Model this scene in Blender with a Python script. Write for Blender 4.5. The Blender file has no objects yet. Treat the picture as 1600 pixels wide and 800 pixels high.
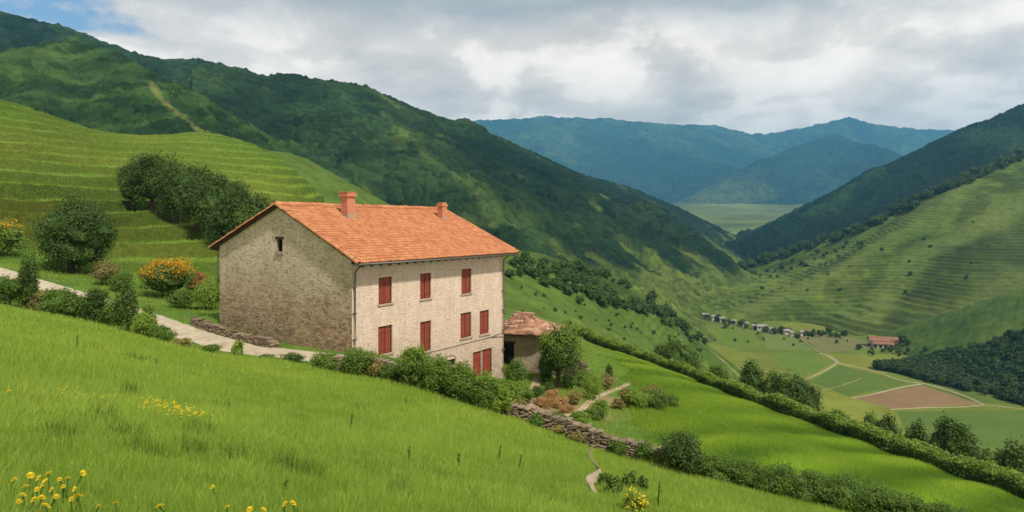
import bpy, math, random
import numpy as np
from mathutils import Vector
from mathutils.bvhtree import BVHTree

random.seed(7); RNG = np.random.default_rng(7)
scene = bpy.context.scene; COL = scene.collection
F, HY = 950.0, 350.0          # focal length in photo pixels, horizon row of the photo
def P(px, py, d):
    return ((px-800.0)/F*d, d, (HY-py)/F*d)
def PA(lst): return np.array([P(*p) for p in lst])

# ------------------------------------------------------------------ noise
def _h(ix, iy, s):
    n = (ix.astype(np.int64)*374761393 + iy.astype(np.int64)*668265263 + s*974711) & 0xffffffff
    n = ((n ^ (n >> 13))*1274126177) & 0xffffffff
    n = n ^ (n >> 16)
    return (n & 0xffff)/65535.0
def vn(x, y, s=0):
    x = np.asarray(x, float); y = np.asarray(y, float)
    ix = np.floor(x).astype(np.int64); iy = np.floor(y).astype(np.int64); fx = x-ix; fy = y-iy
    u = fx*fx*fx*(fx*(fx*6-15)+10); v = fy*fy*fy*(fy*(fy*6-15)+10)
    def g(jx, jy, dx, dy):
        a = _h(jx, jy, s)*2*np.pi
        return np.cos(a)*dx+np.sin(a)*dy
    n00 = g(ix, iy, fx, fy); n10 = g(ix+1, iy, fx-1, fy); n01 = g(ix, iy+1, fx, fy-1); n11 = g(ix+1, iy+1, fx-1, fy-1)
    return 1.4*((n00*(1-u)+n10*u)*(1-v)+(n01*(1-u)+n11*u)*v)
def fbm(x, y, o=4, s=0, gain=.5):
    t = 0; a = 1
    for i in range(o):
        t = t+a*vn(x, y, s+i*17); x = x*2.03+13.7; y = y*2.03-7.1; a *= gain
    return t
def ridged(x, y, o=4, s=0):
    t = 0; a = 1
    for i in range(o):
        t = t+a*(1-2*np.abs(vn(x, y, s+i*17))); x = x*2.03+5.2; y = y*2.03+9.1; a *= .5
    return t
def sstep(a, b, x):
    t = np.clip((x-a)/(b-a), 0, 1); return t*t*(3-2*t)
def smax(a, b, k):
    h = np.clip(.5+.5*(a-b)/k, 0, 1); return b*(1-h)+a*h+k*h*(1-h)

# ------------------------------------------------------------------ mesh helpers
def mesh_np(name, V, quads=None, tris=None, mats=(), attrs=None, cols=None, smooth=False, midx=None, uv=None):
    me = bpy.data.meshes.new(name)
    V = np.asarray(V, np.float32); nq = 0 if quads is None else len(quads); nt = 0 if tris is None else len(tris)
    me.vertices.add(len(V)); me.vertices.foreach_set('co', V.ravel())
    me.loops.add(nq*4+nt*3); me.polygons.add(nq+nt)
    li = np.concatenate([np.asarray(a, np.int32).ravel() for a in (quads, tris) if a is not None and len(a)])
    me.loops.foreach_set('vertex_index', li)
    st = np.concatenate([np.arange(nq)*4, nq*4+np.arange(nt)*3]).astype(np.int32)
    me.polygons.foreach_set('loop_start', st)
    if midx is not None: me.polygons.foreach_set('material_index', np.asarray(midx, np.int32))
    me.polygons.foreach_set('use_smooth', np.full(nq+nt, smooth))
    me.update(calc_edges=True)
    for k, a in (attrs or {}).items():
        at = me.attributes.new(k, 'FLOAT', 'POINT'); at.data.foreach_set('value', np.asarray(a, np.float32))
    if cols is not None:
        at = me.attributes.new('Col', 'FLOAT_COLOR', 'POINT')
        c = np.ones((len(V), 4), np.float32); c[:, :3] = cols; at.data.foreach_set('color', c.ravel())
    if uv is not None:
        l = me.uv_layers.new(name='UVMap'); l.data.foreach_set('uv', np.asarray(uv, np.float32)[li].ravel())
    for m in mats: me.materials.append(m)
    return me
def link(name, me, parent=None, loc=None):
    o = bpy.data.objects.new(name, me); COL.objects.link(o)
    if parent is not None: o.parent = parent
    if loc is not None: o.location = loc
    return o
def tag(o, label=None, cat=None, group=None, kind=None):
    if label: o['label'] = label
    if cat: o['category'] = cat
    if group: o['group'] = group
    if kind: o['kind'] = kind
    return o
def empty(name, loc, label, cat, group=None, rz=0):
    o = bpy.data.objects.new(name, None); COL.objects.link(o); o.location = loc; o.rotation_euler = (0, 0, rz); o.empty_display_size = .2
    return tag(o, label, cat, group)

class MB:
    """collects simple solids for one mesh"""
    def __init__(s): s.v = []; s.q = []; s.t = []; s.n = 0; s.a = []
    def add(s, V, quads=(), tris=(), a=0.0):
        V = np.asarray(V, float)
        s.v.append(V); s.a.append(np.full(len(V), a) if np.isscalar(a) else np.asarray(a))
        if len(quads): s.q.append(np.asarray(quads)+s.n)
        if len(tris): s.t.append(np.asarray(tris)+s.n)
        s.n += len(V); return s
    def box(s, lo, hi, R=None, T=(0, 0, 0), jit=0, a=0.0):
        lo = np.array(lo, float); hi = np.array(hi, float)
        V = np.array([[x, y, z] for x in (0, 1) for y in (0, 1) for z in (0, 1)], float)*(hi-lo)+lo
        if jit: V = V+RNG.normal(0, jit, V.shape)
        if R is not None: V = V@np.array(R).T
        V = V+np.array(T)
        return s.add(V, [[0, 1, 3, 2], [4, 6, 7, 5], [0, 4, 5, 1], [2, 3, 7, 6], [0, 2, 6, 4], [1, 5, 7, 3]], a=a)
    def tube(s, pts, rad, n=8, a=0.0, cap=True):
        pts = np.array(pts, float); k = len(pts); rad = np.broadcast_to(rad, (k,))
        T = np.gradient(pts, axis=0); T /= np.linalg.norm(T, axis=1)[:, None]+1e-9
        up = np.array([0, 0, 1.]) if abs(T[0][2]) < .8 else np.array([1., 0, 0])
        ang = np.arange(n)/n*2*np.pi; V = []
        for i in range(k):
            A = np.cross(T[i], up); A /= np.linalg.norm(A)+1e-9; B = np.cross(T[i], A)
            V.append(pts[i]+rad[i]*(np.cos(ang)[:, None]*A+np.sin(ang)[:, None]*B))
        V = np.concatenate(V); q = [[i*n+j, (i+1)*n+j, (i+1)*n+(j+1) % n, i*n+(j+1) % n] for i in range(k-1) for j in range(n)]
        t = []
        if cap:
            V = np.vstack([V, pts[0], pts[-1]]); c0 = k*n
            t = [[c0, j, (j+1) % n] for j in range(n)]+[[c0+1, (k-1)*n+(j+1) % n, (k-1)*n+j] for j in range(n)]
        return s.add(V, q, t, a=a)
    def build(s, name, mat, parent=None, loc=None, smooth=False):
        me = mesh_np(name, np.concatenate(s.v), np.concatenate(s.q) if s.q else None, np.concatenate(s.t) if s.t else None,
                     [mat] if not isinstance(mat, (list, tuple)) else mat, {'v': np.concatenate(s.a)}, smooth=smooth)
        return link(name, me, parent, loc)

# ------------------------------------------------------------------ materials
def newmat(name):
    m = bpy.data.materials.new(name); m.use_nodes = True; nt = m.node_tree
    for n in list(nt.nodes): nt.nodes.remove(n)
    out = nt.nodes.new('ShaderNodeOutputMaterial'); return m, nt, out
class N:
    def __init__(s, nt): s.nt = nt
    def __call__(s, t, ins=None, **kw):
        n = s.nt.nodes.new('ShaderNode'+t)
        for k, v in kw.items(): setattr(n, k, v)
        for k, v in (ins or {}).items():
            if isinstance(v, bpy.types.NodeSocket): s.nt.links.new(v, n.inputs[k])
            else: n.inputs[k].default_value = v
        return n
    def ramp(s, fac, stops, interp='LINEAR'):
        n = s.nt.nodes.new('ShaderNodeValToRGB'); n.color_ramp.interpolation = interp
        e = n.color_ramp.elements
        while len(e) < len(stops): e.new(.5)
        for i, (p, c) in enumerate(stops): e[i].position = p; e[i].color = (*c, 1) if len(c) == 3 else c
        s.nt.links.new(fac, n.inputs[0]); return n.outputs[0]
    def mix(s, fac, a, b, mode='MIX'):
        n = s.nt.nodes.new('ShaderNodeMix'); n.data_type = 'RGBA'; n.blend_type = mode
        for i, v in ((0, fac), (6, a), (7, b)):
            if isinstance(v, bpy.types.NodeSocket): s.nt.links.new(v, n.inputs[i])
            else: n.inputs[i].default_value = v if not isinstance(v, tuple) or len(v) == 4 else (*v, 1)
        return n.outputs[2]
    def math(s, op, a, b=None, c=None):
        n = s.nt.nodes.new('ShaderNodeMath'); n.operation = op
        for i, v in enumerate((a, b, c)):
            if v is None: continue
            if isinstance(v, bpy.types.NodeSocket): s.nt.links.new(v, n.inputs[i])
            else: n.inputs[i].default_value = v
        return n.outputs[0]
    def noise(s, vec, scale, detail=4, rough=.5, dist=0, out=0):
        n = s('TexNoise', {'Scale': scale, 'Detail': detail, 'Roughness': rough, 'Distortion': dist})
        if vec is not None: s.nt.links.new(vec, n.inputs['Vector'])
        return n.outputs[out]
    def attr(s, name, out='Fac'): return s('Attribute', attribute_name=name).outputs[out]

def mat_leaf(name, c0, c1, trans=.28, rough=.55, hue=.0):
    """leaves: colour varies leaf by leaf (attribute v) and plant by plant"""
    m, nt, out = newmat(name); n = N(nt)
    oi = n('ObjectInfo').outputs['Random']
    v = n.math('ADD', n.math('MULTIPLY', n.attr('v'), .8), n.math('MULTIPLY', oi, .2))
    col = n.ramp(v, [(0, c0), (1, c1)])
    b = n('BsdfPrincipled', {'Base Color': col, 'Roughness': rough, 'Specular IOR Level': .25})
    t = n('BsdfTranslucent', {'Color': n.mix(.5, col, tuple(min(1, x*1.6) for x in c1))})
    ms = n('MixShader', {0: trans, 1: b.outputs[0], 2: t.outputs[0]}); nt.links.new(ms.outputs[0], out.inputs[0]); return m
def mat_vcol(name, rough=.9, nscale=None, namt=.25, bump=0, bscale=1.0, spec=.1, detail=5):
    """vertex colour of the ground cover broken up by two noises"""
    m, nt, out = newmat(name); n = N(nt)
    c = n.attr('Col', 'Color'); pos = n('NewGeometry').outputs['Position']
    if nscale:
        f = n.noise(pos, nscale, detail, .65)
        k = n.ramp(f, [(.25, (1-namt,)*3), (.75, (1+namt,)*3)])
        c = n.mix(1.0, c, k, 'MULTIPLY')
    b = n('BsdfPrincipled', {'Base Color': c, 'Roughness': rough, 'Specular IOR Level': spec})
    if bump:
        bn = n('Bump', {'Strength': bump, 'Distance': 1.0/bscale*.4, 'Height': n.noise(pos, bscale, 6, .7)}); nt.links.new(bn.outputs[0], b.inputs['Normal'])
    nt.links.new(b.outputs[0], out.inputs[0]); return m
def mat_forest(name, cell, namt, bump, nscale):
    """closed woodland seen from afar: crown-sized cells, each its own green, domed"""
    m, nt, out = newmat(name); n = N(nt); c = n.attr('Col', 'Color'); pos = n('NewGeometry').outputs['Position']
    wp = n('VectorMath', {0: pos, 1: n('VectorMath', {0: n.noise(pos, cell*.7, 3, .6, out=1), 3: 1.2/cell}, operation='SCALE').outputs[0]}, operation='ADD').outputs[0]
    vo = n('TexVoronoi', {'Vector': wp, 'Scale': cell, 'Randomness': 1.0}); rc = n('SeparateXYZ', {0: vo.outputs['Color']})
    c = n.mix(1.0, c, n.ramp(rc.outputs[0], [(0, (1-namt, 1-namt*.9, 1-namt)), (1, (1+namt, 1+namt, 1+namt*.6))]), 'MULTIPLY')
    c = n.mix(1.0, c, n.ramp(n.noise(pos, nscale, 6, .65), [(.3, (.72, .76, .78)), (.7, (1.25, 1.2, 1.1))]), 'MULTIPLY')
    b = n('BsdfPrincipled', {'Base Color': c, 'Roughness': .95, 'Specular IOR Level': .05})
    h = n.math('ADD', n.math('MULTIPLY', vo.outputs['Distance'], -1.0), n.math('MULTIPLY', n.noise(pos, cell*4, 3, .6), .5))
    bn = n('Bump', {'Strength': bump, 'Distance': .75/cell, 'Height': h}); nt.links.new(bn.outputs[0], b.inputs['Normal'])
    nt.links.new(b.outputs[0], out.inputs[0]); return m
def mat_plain(name, c, rough=.8, var=.2, scale=3.0, bump=.0, metal=0, spec=.3, c2=None):
    m, nt, out = newmat(name); n = N(nt)
    pos = n('TexCoord').outputs['Object']
    f = n.noise(pos, scale, 6, .65)
    c2 = c2 or tuple(x*(1-var*1.6) for x in c)
    v = n.math('ADD', n.math('MULTIPLY', f, .75), n.math('MULTIPLY', n.attr('v'), .25))
    col = n.ramp(v, [(.2, c2), (.62, c)])
    b = n('BsdfPrincipled', {'Base Color': col, 'Roughness': rough, 'Metallic': metal, 'Specular IOR Level': spec})
    if bump:
        bn = n('Bump', {'Strength': bump, 'Distance': .05, 'Height': n.noise(pos, scale*3, 6, .7)}); nt.links.new(bn.outputs[0], b.inputs['Normal'])
    nt.links.new(b.outputs[0], out.inputs[0]); return m

M = {}
M['meadow'] = mat_vcol('meadow_soil', .95, 3.0, .3, .5, 6.0)
M['terrace'] = mat_vcol('terrace_grass', .95, 1.3, .35, .6, 2.0)
M['hill'] = mat_vcol('hill_grass', .95, .16, .38, .5, .4)
M['forest'] = mat_forest('forest_cover', .115, .38, .9, .012)
M['farmount'] = mat_forest('far_cover', .016, .35, .9, .002)
M['valley'] = mat_vcol('valley_grass', .95, .06, .25, .3, .3)
M['grass'] = mat_leaf('grass_blades', (.13, .225, .024), (.40, .53, .085), .40, .6)
M['fieldgrass'] = mat_leaf('field_blades', (.10, .205, .016), (.38, .51, .055), .40, .6)
M['tussock'] = mat_leaf('tussock_blades', (.045, .10, .014), (.12, .21, .03), .3, .6)
M['leaf_dark'] = mat_leaf('leaf_dark', (.022, .054, .009), (.100, .165, .026), .2)
M['leaf_mid'] = mat_leaf('leaf_mid', (.045, .095, .014), (.165, .26, .04), .28)
M['leaf_light'] = mat_leaf('leaf_light', (.09, .16, .018), (.27, .38, .055), .3)
M['leaf_dry'] = mat_leaf('leaf_dry', (.10, .10, .03), (.36, .30, .10), .25)
M['leaf_brown'] = mat_leaf('leaf_brown', (.16, .085, .03), (.50, .30, .12), .2)
M['leaf_wood'] = mat_leaf('leaf_wood', (.022, .050, .012), (.065, .112, .024), .15)
M['leaf_far'] = mat_leaf('leaf_far', (.030, .066, .014), (.085, .145, .030), .2)
M['petal_orange'] = mat_leaf('petal_orange', (.50, .20, .012), (.75, .42, .02), .3)
M['petal_pink'] = mat_leaf('petal_pink', (.45, .12, .06), (.60, .25, .10), .3)
M['petal_yellow'] = mat_leaf('petal_yellow', (.70, .46, .01), (.85, .66, .03), .3)
M['bark'] = mat_plain('bark', (.10, .075, .05), .95, .4, 6, .6)
M['stone'] = mat_plain('dry_stone', (.26, .20, .14), .95, .45, 3.5, .8, c2=(.085, .06, .042))
M['road'] = mat_plain('gravel_road', (.47, .40, .30), .95, .2, 1.2, .4, c2=(.27, .23, .15))
M['path'] = mat_plain('dirt_path', (.42, .32, .21), .95, .3, 1.5, .4)
M['tracks'] = mat_plain('farm_track', (.30, .26, .16), .95, .15, .2)
M['tan_field'] = mat_plain('tan_field', (.22, .20, .08), .95, .3, .05)
M['shutter'] = mat_plain('red_paint', (.25, .056, .03), .6, .35, 5, .15, c2=(.17, .03, .018))
M['shutter_dark'] = mat_plain('red_frame', (.17, .034, .022), .65, .3, 5)
M['dark'] = mat_plain('dark_interior', (.02, .016, .013), .9, .3, 3)
M['sill'] = mat_plain('sill_stone', (.46, .36, .28), .9, .3, 5, .3)
M['wood'] = mat_plain('dark_wood', (.10, .06, .035), .8, .4, 5, .3)
M['pipe'] = mat_plain('pipe_metal', (.16, .14, .12), .5, .2, 5, metal=.4)
M['plaster'] = mat_plain('village_plaster', (.62, .56, .48), .9, .2, .6)
M['villroof'] = mat_plain('village_roof', (.36, .18, .12), .9, .4, .8)
M['slate'] = mat_plain('grey_roof', (.34, .33, .32), .9, .3, .8)

# ------------------------------------------------------------------ near ground: thin-plate fit through surveyed points
ctl = []
def plane(px, py): # the meadow round the camera
    u = (px-800)/F; v = (HY-py)/F; return 1.5/(-v-.2*u-.27)
for px in (0, 300, 600, 800, 1000): ctl.append(P(px, 800, plane(px, 800)))
ctl += [P(1200, 800, 13), P(1330, 800, 18.6)]
for x, y in ((0, 0), (-6, 0), (6, 0), (0, -6), (-15, -4), (12, -4), (-8, 4), (10, 6)): ctl.append((x, y, -1.5-.2*x-.27*y))
WALL = [(-120, 452, 28), (0, 478, 27.5), (120, 500, 27.8), (250, 533, 27.8), (400, 560, 27.3), (520, 573, 26.6), (620, 596, 26), (700, 618, 25.4), (800, 650, 24.6),
        (900, 690, 23.6), (1000, 718, 22.6), (1100, 747, 21.5), (1200, 772, 20.4), (1330, 803, 19), (1450, 830, 18), (1600, 862, 17)]
ctl += [P(*w) for w in WALL]
ROAD = [(-160, 372, 56), (-60, 405, 50), (0, 424, 46.5), (60, 443, 43.5), (120, 462, 41), (180, 481, 38.6), (230, 497, 36.6), (300, 523, 34.2), (380, 545, 31.8), (440, 552, 30.4), (500, 558, 29.3), (560, 566, 28.4)]
ctl += [P(*r) for r in ROAD]
YAW = .604; E1 = np.array([math.sin(YAW), math.cos(YAW)]); E2 = np.array([-math.cos(YAW), math.sin(YAW)])
HC = np.array([(550-800)/F*30, 30.0]); HW, HL = 11.87, 12.88; ZB = -6.45
def hp(a, b): q = HC+E1*a+E2*b; return q
for a, b, z in ((0, 0, -6.4), (0, HW, -5.95), (0, 6, -6.3), (HL, 0, -10.3), (6.5, 0, -8.4), (HL, HW, -8.5), (6, HW+3, -6.5), (HL+6, HW, -9.5), (-3, 4, -6.35)):
    q = hp(a, b); ctl.append((q[0], q[1], z))
ctl += [P(-80, 385, 56), P(0, 402, 53), P(110, 432, 51), P(200, 440, 50), P(330, 470, 47)]
ctl += [P(850, 585, 44.5), P(900, 640, 36), P(960, 612, 43), P(830, 640, 33), P(880, 600, 43), P(930, 660, 33), P(1000, 565, 62), P(1100, 690, 29), P(1200, 715, 27), P(1330, 745, 26.5), P(1050, 620, 45)]
HEDGE = [(905, 524, 96), (940, 541, 85), (1000, 564, 73.5), (1060, 587, 66), (1120, 610, 60), (1180, 632, 55), (1250, 657, 50), (1330, 686, 45.5), (1420, 718, 41.2), (1500, 746, 38.2), (1600, 781, 35), (1700, 815, 32)]
ctl += [P(*h) for h in HEDGE]
ctl += [(-20, 62, -6.6), (-5, 66, -10.5), (4, 78, -13.5), (-45, 50, -3.2), (-60, 45, -1.5), (-40, 15, 1.2), (26, 10, -13.5), (30, 25, -15)]
ctl = np.array(ctl)
def tps_fit(c):
    x = c[:, :2]/10; r = np.linalg.norm(x[:, None]-x[None], axis=2); K = np.where(r > 0, r*r*np.log(r+1e-12), 0)
    n = len(c); Q = np.c_[np.ones(n), x]; A = np.zeros((n+3, n+3)); A[:n, :n] = K+np.eye(n)*.02; A[:n, n:] = Q; A[n:, :n] = Q.T
    return x, np.linalg.solve(A, np.r_[c[:, 2], 0, 0, 0])
TX, TW = tps_fit(ctl)
def H0(x, y):
    x = np.asarray(x, float); y = np.asarray(y, float); sh = x.shape
    p = np.c_[x.ravel(), y.ravel()]/10; z = np.empty(len(p))
    for i in range(0, len(p), 50000):
        q = p[i:i+50000]; r2 = ((q[:, None]-TX[None])**2).sum(2)
        z[i:i+50000] = (.5*r2*np.log(r2+1e-12))@TW[:-3]+TW[-3]+q@TW[-2:]
    return z.reshape(sh)
def seg_dist(x, y, pts):
    """horizontal distance to a polyline, height of its nearest point and arclength there"""
    x = np.asarray(x, float); y = np.asarray(y, float)
    best = np.full(x.shape, 1e18); zb = np.zeros(x.shape); sb = np.zeros(x.shape); acc = 0; side = np.zeros(x.shape)
    for a, b in zip(pts[:-1], pts[1:]):
        d = b[:2]-a[:2]; L2 = d@d+1e-12
        t = np.clip(((x-a[0])*d[0]+(y-a[1])*d[1])/L2, 0, 1)
        r = (x-a[0]-t*d[0])**2+(y-a[1]-t*d[1])**2; m = r < best
        best = np.where(m, r, best); zb = np.where(m, a[2]+t*(b[2]-a[2]) if len(a) > 2 else 0, zb); sb = np.where(m, acc+t*math.sqrt(L2), sb)
        side = np.where(m, np.sign(d[0]*(y-a[1])-d[1]*(x-a[0])), side)
        acc += math.sqrt(L2)
    return np.sqrt(best), zb, sb, side
WALLW = PA(WALL); HEDGEW = PA(HEDGE); ROADW = PA(ROAD)
TUSS = [(215, 562, 60, 9), (150, 548, 30, 6), (240, 570, 25, 6), (195, 690, 42, 12), (228, 712, 26, 14), (160, 665, 60, 12), (205, 617, 20, 8), (470, 660, 28, 7), (310, 684, 24, 7), (365, 725, 36, 10), (440, 735, 60, 12),
        (480, 745, 25, 12), (300, 710, 50, 9), (100, 690, 30, 12), (620, 785, 40, 12), (680, 760, 40, 8), (560, 640, 40, 4), (640, 632, 40, 4), (345, 640, 40, 6)]
def H(x, y):
    z = H0(x, y); x = np.asarray(x, float); y = np.asarray(y, float)
    rd, rz, _, _ = seg_dist(x, y, ROADW)
    w = 1-sstep(1.3, 3.2, rd); z = z*(1-w)+(rz)*w
    return z+.07*fbm(x*.35, y*.35, 3, 5)*sstep(1.2, 2.5, rd)+.02*vn(x*1.7, y*1.7, 9)
BV = {}
def register(name, V, quads):
    BV[name] = BVHTree.FromPolygons([tuple(v) for v in np.asarray(V, float)], [tuple(int(i) for i in q) for q in quads])
def hit(px, py, only=None, dmin=1.0):
    d = Vector(((px-800)/F, 1, (HY-py)/F)); dn = d.normalized(); best = None
    for k, b in BV.items():
        if only and k not in only: continue
        r = b.ray_cast(dn*dmin, dn, 30000)
        if r[0] is not None and (best is None or r[3] < best[1]): best = (r[0], r[3], k)
    return best
def drop(x, y, only=None):
    z = None
    for k, b in BV.items():
        if only and k not in only: continue
        r = b.ray_cast(Vector((x, y, 5000)), Vector((0, 0, -1)), 9000)
        if r[0] is not None and (z is None or r[0].z > z): z = r[0].z
    return z
def grid_quads(nr, nc):
    i = np.arange(nr-1)[:, None]*nc+np.arange(nc-1)[None]; i = i.ravel()
    return np.c_[i, i+1, i+nc+1, i+nc]
def prune(V, Q, keepv, attr):
    q = Q[keepv[Q].any(axis=1)]; used = np.zeros(len(V), bool); used[q.ravel()] = True
    m = np.cumsum(used)-1; return V[used], m[q], attr[used]

def in_poly(x, y, poly):
    c = np.zeros(x.shape, bool); n = len(poly)
    for i in range(n):
        x0, y0 = poly[i]; x1, y1 = poly[(i+1) % n]
        if y0 == y1: continue
        m = ((y0 > y) != (y1 > y)) & (x < (x1-x0)*(y-y0)/(y1-y0)+x0); c ^= m
    return c
def meadow_side(x, y):
    """positive on the camera's side of the wall line, metres"""
    d, _, _, s = seg_dist(x, y, WALLW[:, :]); return -d*s
BEDS = [((-.2, 33.0), 3.0), ((3.2, 35.5), 3.2), ((6.0, 40.0), 2.0)]
def fieldrow(x, y):
    q = -.72*x+.69*y+2.0*fbm(x*.04, y*.04, 2, 91)
    return 1.2*np.sin(q*2*np.pi/4.0)*np.clip(.6+fbm(x*.05, y*.05, 2, 93), .1, 1)+.3*np.sin(q*2*np.pi/9.5+1)
def ground_cols(x, y):
    c = np.zeros(x.shape+(3,)); n1 = fbm(x*.12, y*.12, 4, 21); n2 = fbm(x*.6, y*.6, 3, 31)
    lime = np.array([.10, .205, .018]); mead = np.array([.14, .205, .022]); yard = np.array([.095, .155, .025])
    s = meadow_side(x, y); dh, _, _, hs = seg_dist(x, y, HEDGEW)
    w = sstep(-.4, .4, s)[..., None]; yw = sstep(8.0, 11.0, x-(y-30)*.12)[..., None]
    c = w*mead+(1-w)*(yw*lime+(1-yw)*yard)
    k = np.clip(.5+n1*.6, 0, 1)[..., None]; c = c*(.85+.3*k); c[..., 0] *= (1+.25*n1)
    c *= (1+.18*n2)[..., None]
    rq = fieldrow(x, y); c = c*(1+(1-w)*yw*np.clip(.75*rq, -.7, .9)[..., None]*np.array([1.15, 1.0, .8]))
    # bare soil of the yard and garden
    for (bx, by), r in BEDS:
        m = 1-sstep(r*.5, r, np.hypot(x-bx, y-by)+n2*.6)
        m = (m*(s < -.2))[..., None]; c = c*(1-m*.8)+np.array([.26, .19, .10])*m*.8
    m = sstep(-1, .5, n1+0)*0
    return np.clip(c, .005, 1)
gx = np.arange(-72, 52, .4); gy = np.arange(-8, 100, .4)
GX, GY = np.meshgrid(gx, gy); GZ = H(GX, GY)
KEEP = [(-72, -8), (50, -8), (52, 22), (39, 26), (36, 34), (15.5, 90), (9, 99), (0, 96), (-14, 72), (-30, 64), (-72, 64)]
V = np.c_[GX.ravel(), GY.ravel(), GZ.ravel()]; kv = in_poly(GX.ravel(), GY.ravel(), KEEP)
dh, _, _, hs = seg_dist(V[:, 0], V[:, 1], HEDGEW)
V, Q, C = prune(V, grid_quads(len(gy), len(gx)), kv, ground_cols(GX, GY).reshape(-1, 3))
o = link('meadow', mesh_np('meadow', V, Q, mats=[M['meadow']], cols=C, smooth=True)); tag(o, kind='structure'); register('meadow', V, Q)

# ------------------------------------------------------------------ hills built from rails (ridge to foot)
def resample(pts, n):
    pts = np.asarray(pts, float); L = np.r_[0, np.cumsum(np.linalg.norm(np.diff(pts[:, :2], axis=0), axis=1))]
    t = np.linspace(0, L[-1], n); k = len(pts)
    # catmull-rom through the points
    out = np.empty((n, 3)); idx = np.clip(np.searchsorted(L, t, side='right')-1, 0, k-2)
    m = np.gradient(pts, L, axis=0)
    h = (L[idx+1]-L[idx])[:, None]; s = ((t-L[idx])[:, None])/h
    return (2*s**3-3*s**2+1)*pts[idx]+(s**3-2*s**2+s)*h*m[idx]+(-2*s**3+3*s**2)*pts[idx+1]+(s**3-s**2)*h*m[idx+1]
def loft(rails, nc, rows):
    R = [resample(r, nc) for r in rails]; out = []
    for i in range(len(R)-1):
        n = rows[i]
        for j in range(n):
            t = j/n; a = R[max(i-1, 0)]; b = R[i]; c = R[i+1]; d = R[min(i+2, len(R)-1)]
            m0 = (c-a)*.5; m1 = (d-b)*.5
            lin = b+(c-b)*t; her = (2*t**3-3*t**2+1)*b+(t**3-2*t**2+t)*m0+(-2*t**3+3*t**2)*c+(t**3-t**2)*m1
            out.append(.5*lin+.5*her)
    out.append(R[-1]); return np.array(out)
def off(rail, dz, dd):
    """a copy of a rail dz lower and dd farther from the camera"""
    r = np.array(rail, float).copy(); n = np.linalg.norm(r[:, :2], axis=1)[:, None]
    r[:, :2] *= (n+dd)/n; r[:, 2] += dz; return r
def finish(name, G, cols, mat, key=None):
    nr, nc = G.shape[:2]; V = G.reshape(-1, 3); Q = grid_quads(nr, nc)
    o = link(name, mesh_np(name, V, Q, mats=[mat], cols=cols.reshape(-1, 3), smooth=True)); tag(o, kind='structure'); register(key or name, V, Q); return o
def lerp3(a, b, t): return np.array(a)*(1-t[..., None])+np.array(b)*t[..., None]

# T1: terraced hillside left of and behind the house
rid = PA([(-260, 85, 118), (-120, 110, 120), (0, 152, 124), (60, 170, 128), (100, 186, 132), (150, 204, 138), (200, 213, 144), (260, 210, 150), (310, 205, 153), (350, 210, 154), (400, 226, 152), (430, 241, 150), (470, 275, 145), (520, 325, 140), (600, 400, 130)])
mid = PA([(-260, 260, 80), (0, 272, 86), (200, 320, 88), (340, 340, 92), (450, 370, 96), (620, 440, 100)])
foot = PA([(-260, 350, 54), (-100, 384, 54), (0, 405, 53), (110, 433, 52), (200, 442, 51), (340, 470, 48.5), (450, 470, 60), (620, 500, 72)])
foot2 = off(foot, -2.5, -5)
back = off(rid, -22, 45); back0 = off(rid, -1.5, 8)
G = loft([back, back0, rid, mid, foot, foot2], 430, [14, 10, 190, 130, 10])
x, y, z = G[..., 0], G[..., 1], G[..., 2]
z = z+.9*fbm(x*.03, y*.03, 3, 41)
st = 2.0; ph = (z+2.2*fbm(x*.018, y*.018, 2, 43)+.35*fbm(x*.09, y*.09, 2, 44))/st; fl = np.floor(ph); fr = ph-fl
tz = (fl+sstep(.58, .92, fr))*st-(ph*st-z)
row = np.arange(G.shape[0])[:, None]*np.ones((1, G.shape[1]))
tw = sstep(12, 26, row)*(1-sstep(338, 352, row))
tw = tw*np.clip(.75+.5*fbm(x*.02, y*.02, 2, 47), .25, 1)
G[..., 2] = z*(1-tw)+tz*tw+.12*fbm(x*.5, y*.5, 3, 48)
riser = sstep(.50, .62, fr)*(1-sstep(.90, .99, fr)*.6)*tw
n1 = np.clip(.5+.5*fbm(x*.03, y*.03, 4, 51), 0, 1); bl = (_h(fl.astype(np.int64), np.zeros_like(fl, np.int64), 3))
C = lerp3((.078, .142, .017), (.140, .210, .030), np.clip(n1*.7+bl*.35, 0, 1)); C = C*(1-.68*riser[..., None]); C[..., 0] += .015*sstep(.3, .9, n1)  # risers darker in colour: long grass plus painted shade
T1R = riser
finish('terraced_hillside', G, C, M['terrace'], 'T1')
T1G = G

# T2: long flank running down into the valley behind the house
rid = PA([(330, 250, 215), (400, 240, 222), (430, 238, 225), (480, 251, 232), (530, 279, 240), (580, 306, 247), (615, 325, 252), (700, 360, 268), (800, 392, 290), (850, 401, 302), (920, 427, 322), (975, 446, 338), (1030, 482, 350), (1080, 522, 356), (1130, 560, 345), (1180, 605, 318)])
base = PA([(330, 300, 165), (430, 340, 160), (600, 420, 150), (800, 482, 140), (900, 512, 142), (950, 531, 152), (1050, 570, 200), (1130, 594, 258), (1180, 613, 300)])
G = loft([off(rid, -75, 110), off(rid, -4, 14), rid, base, off(base, -14, -28)], 520, [16, 10, 300, 24])
x, y = G[..., 0], G[..., 1]; row = np.arange(G.shape[0])[:, None]*np.ones((1, G.shape[1])); t = np.clip((row-26)/300, 0, 1)
bulge = np.sin(np.pi*np.clip(t*1.0, 0, 1))
G[..., 2] += bulge*(5.5*fbm(x*.013, y*.013, 3, 61)+4*np.sin(x*.05-y*.02)*.5)
zz = G[..., 2]; st = 2.6; ph = (zz+3*fbm(x*.01, y*.01, 2, 63))/st; fr = ph-np.floor(ph)
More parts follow.
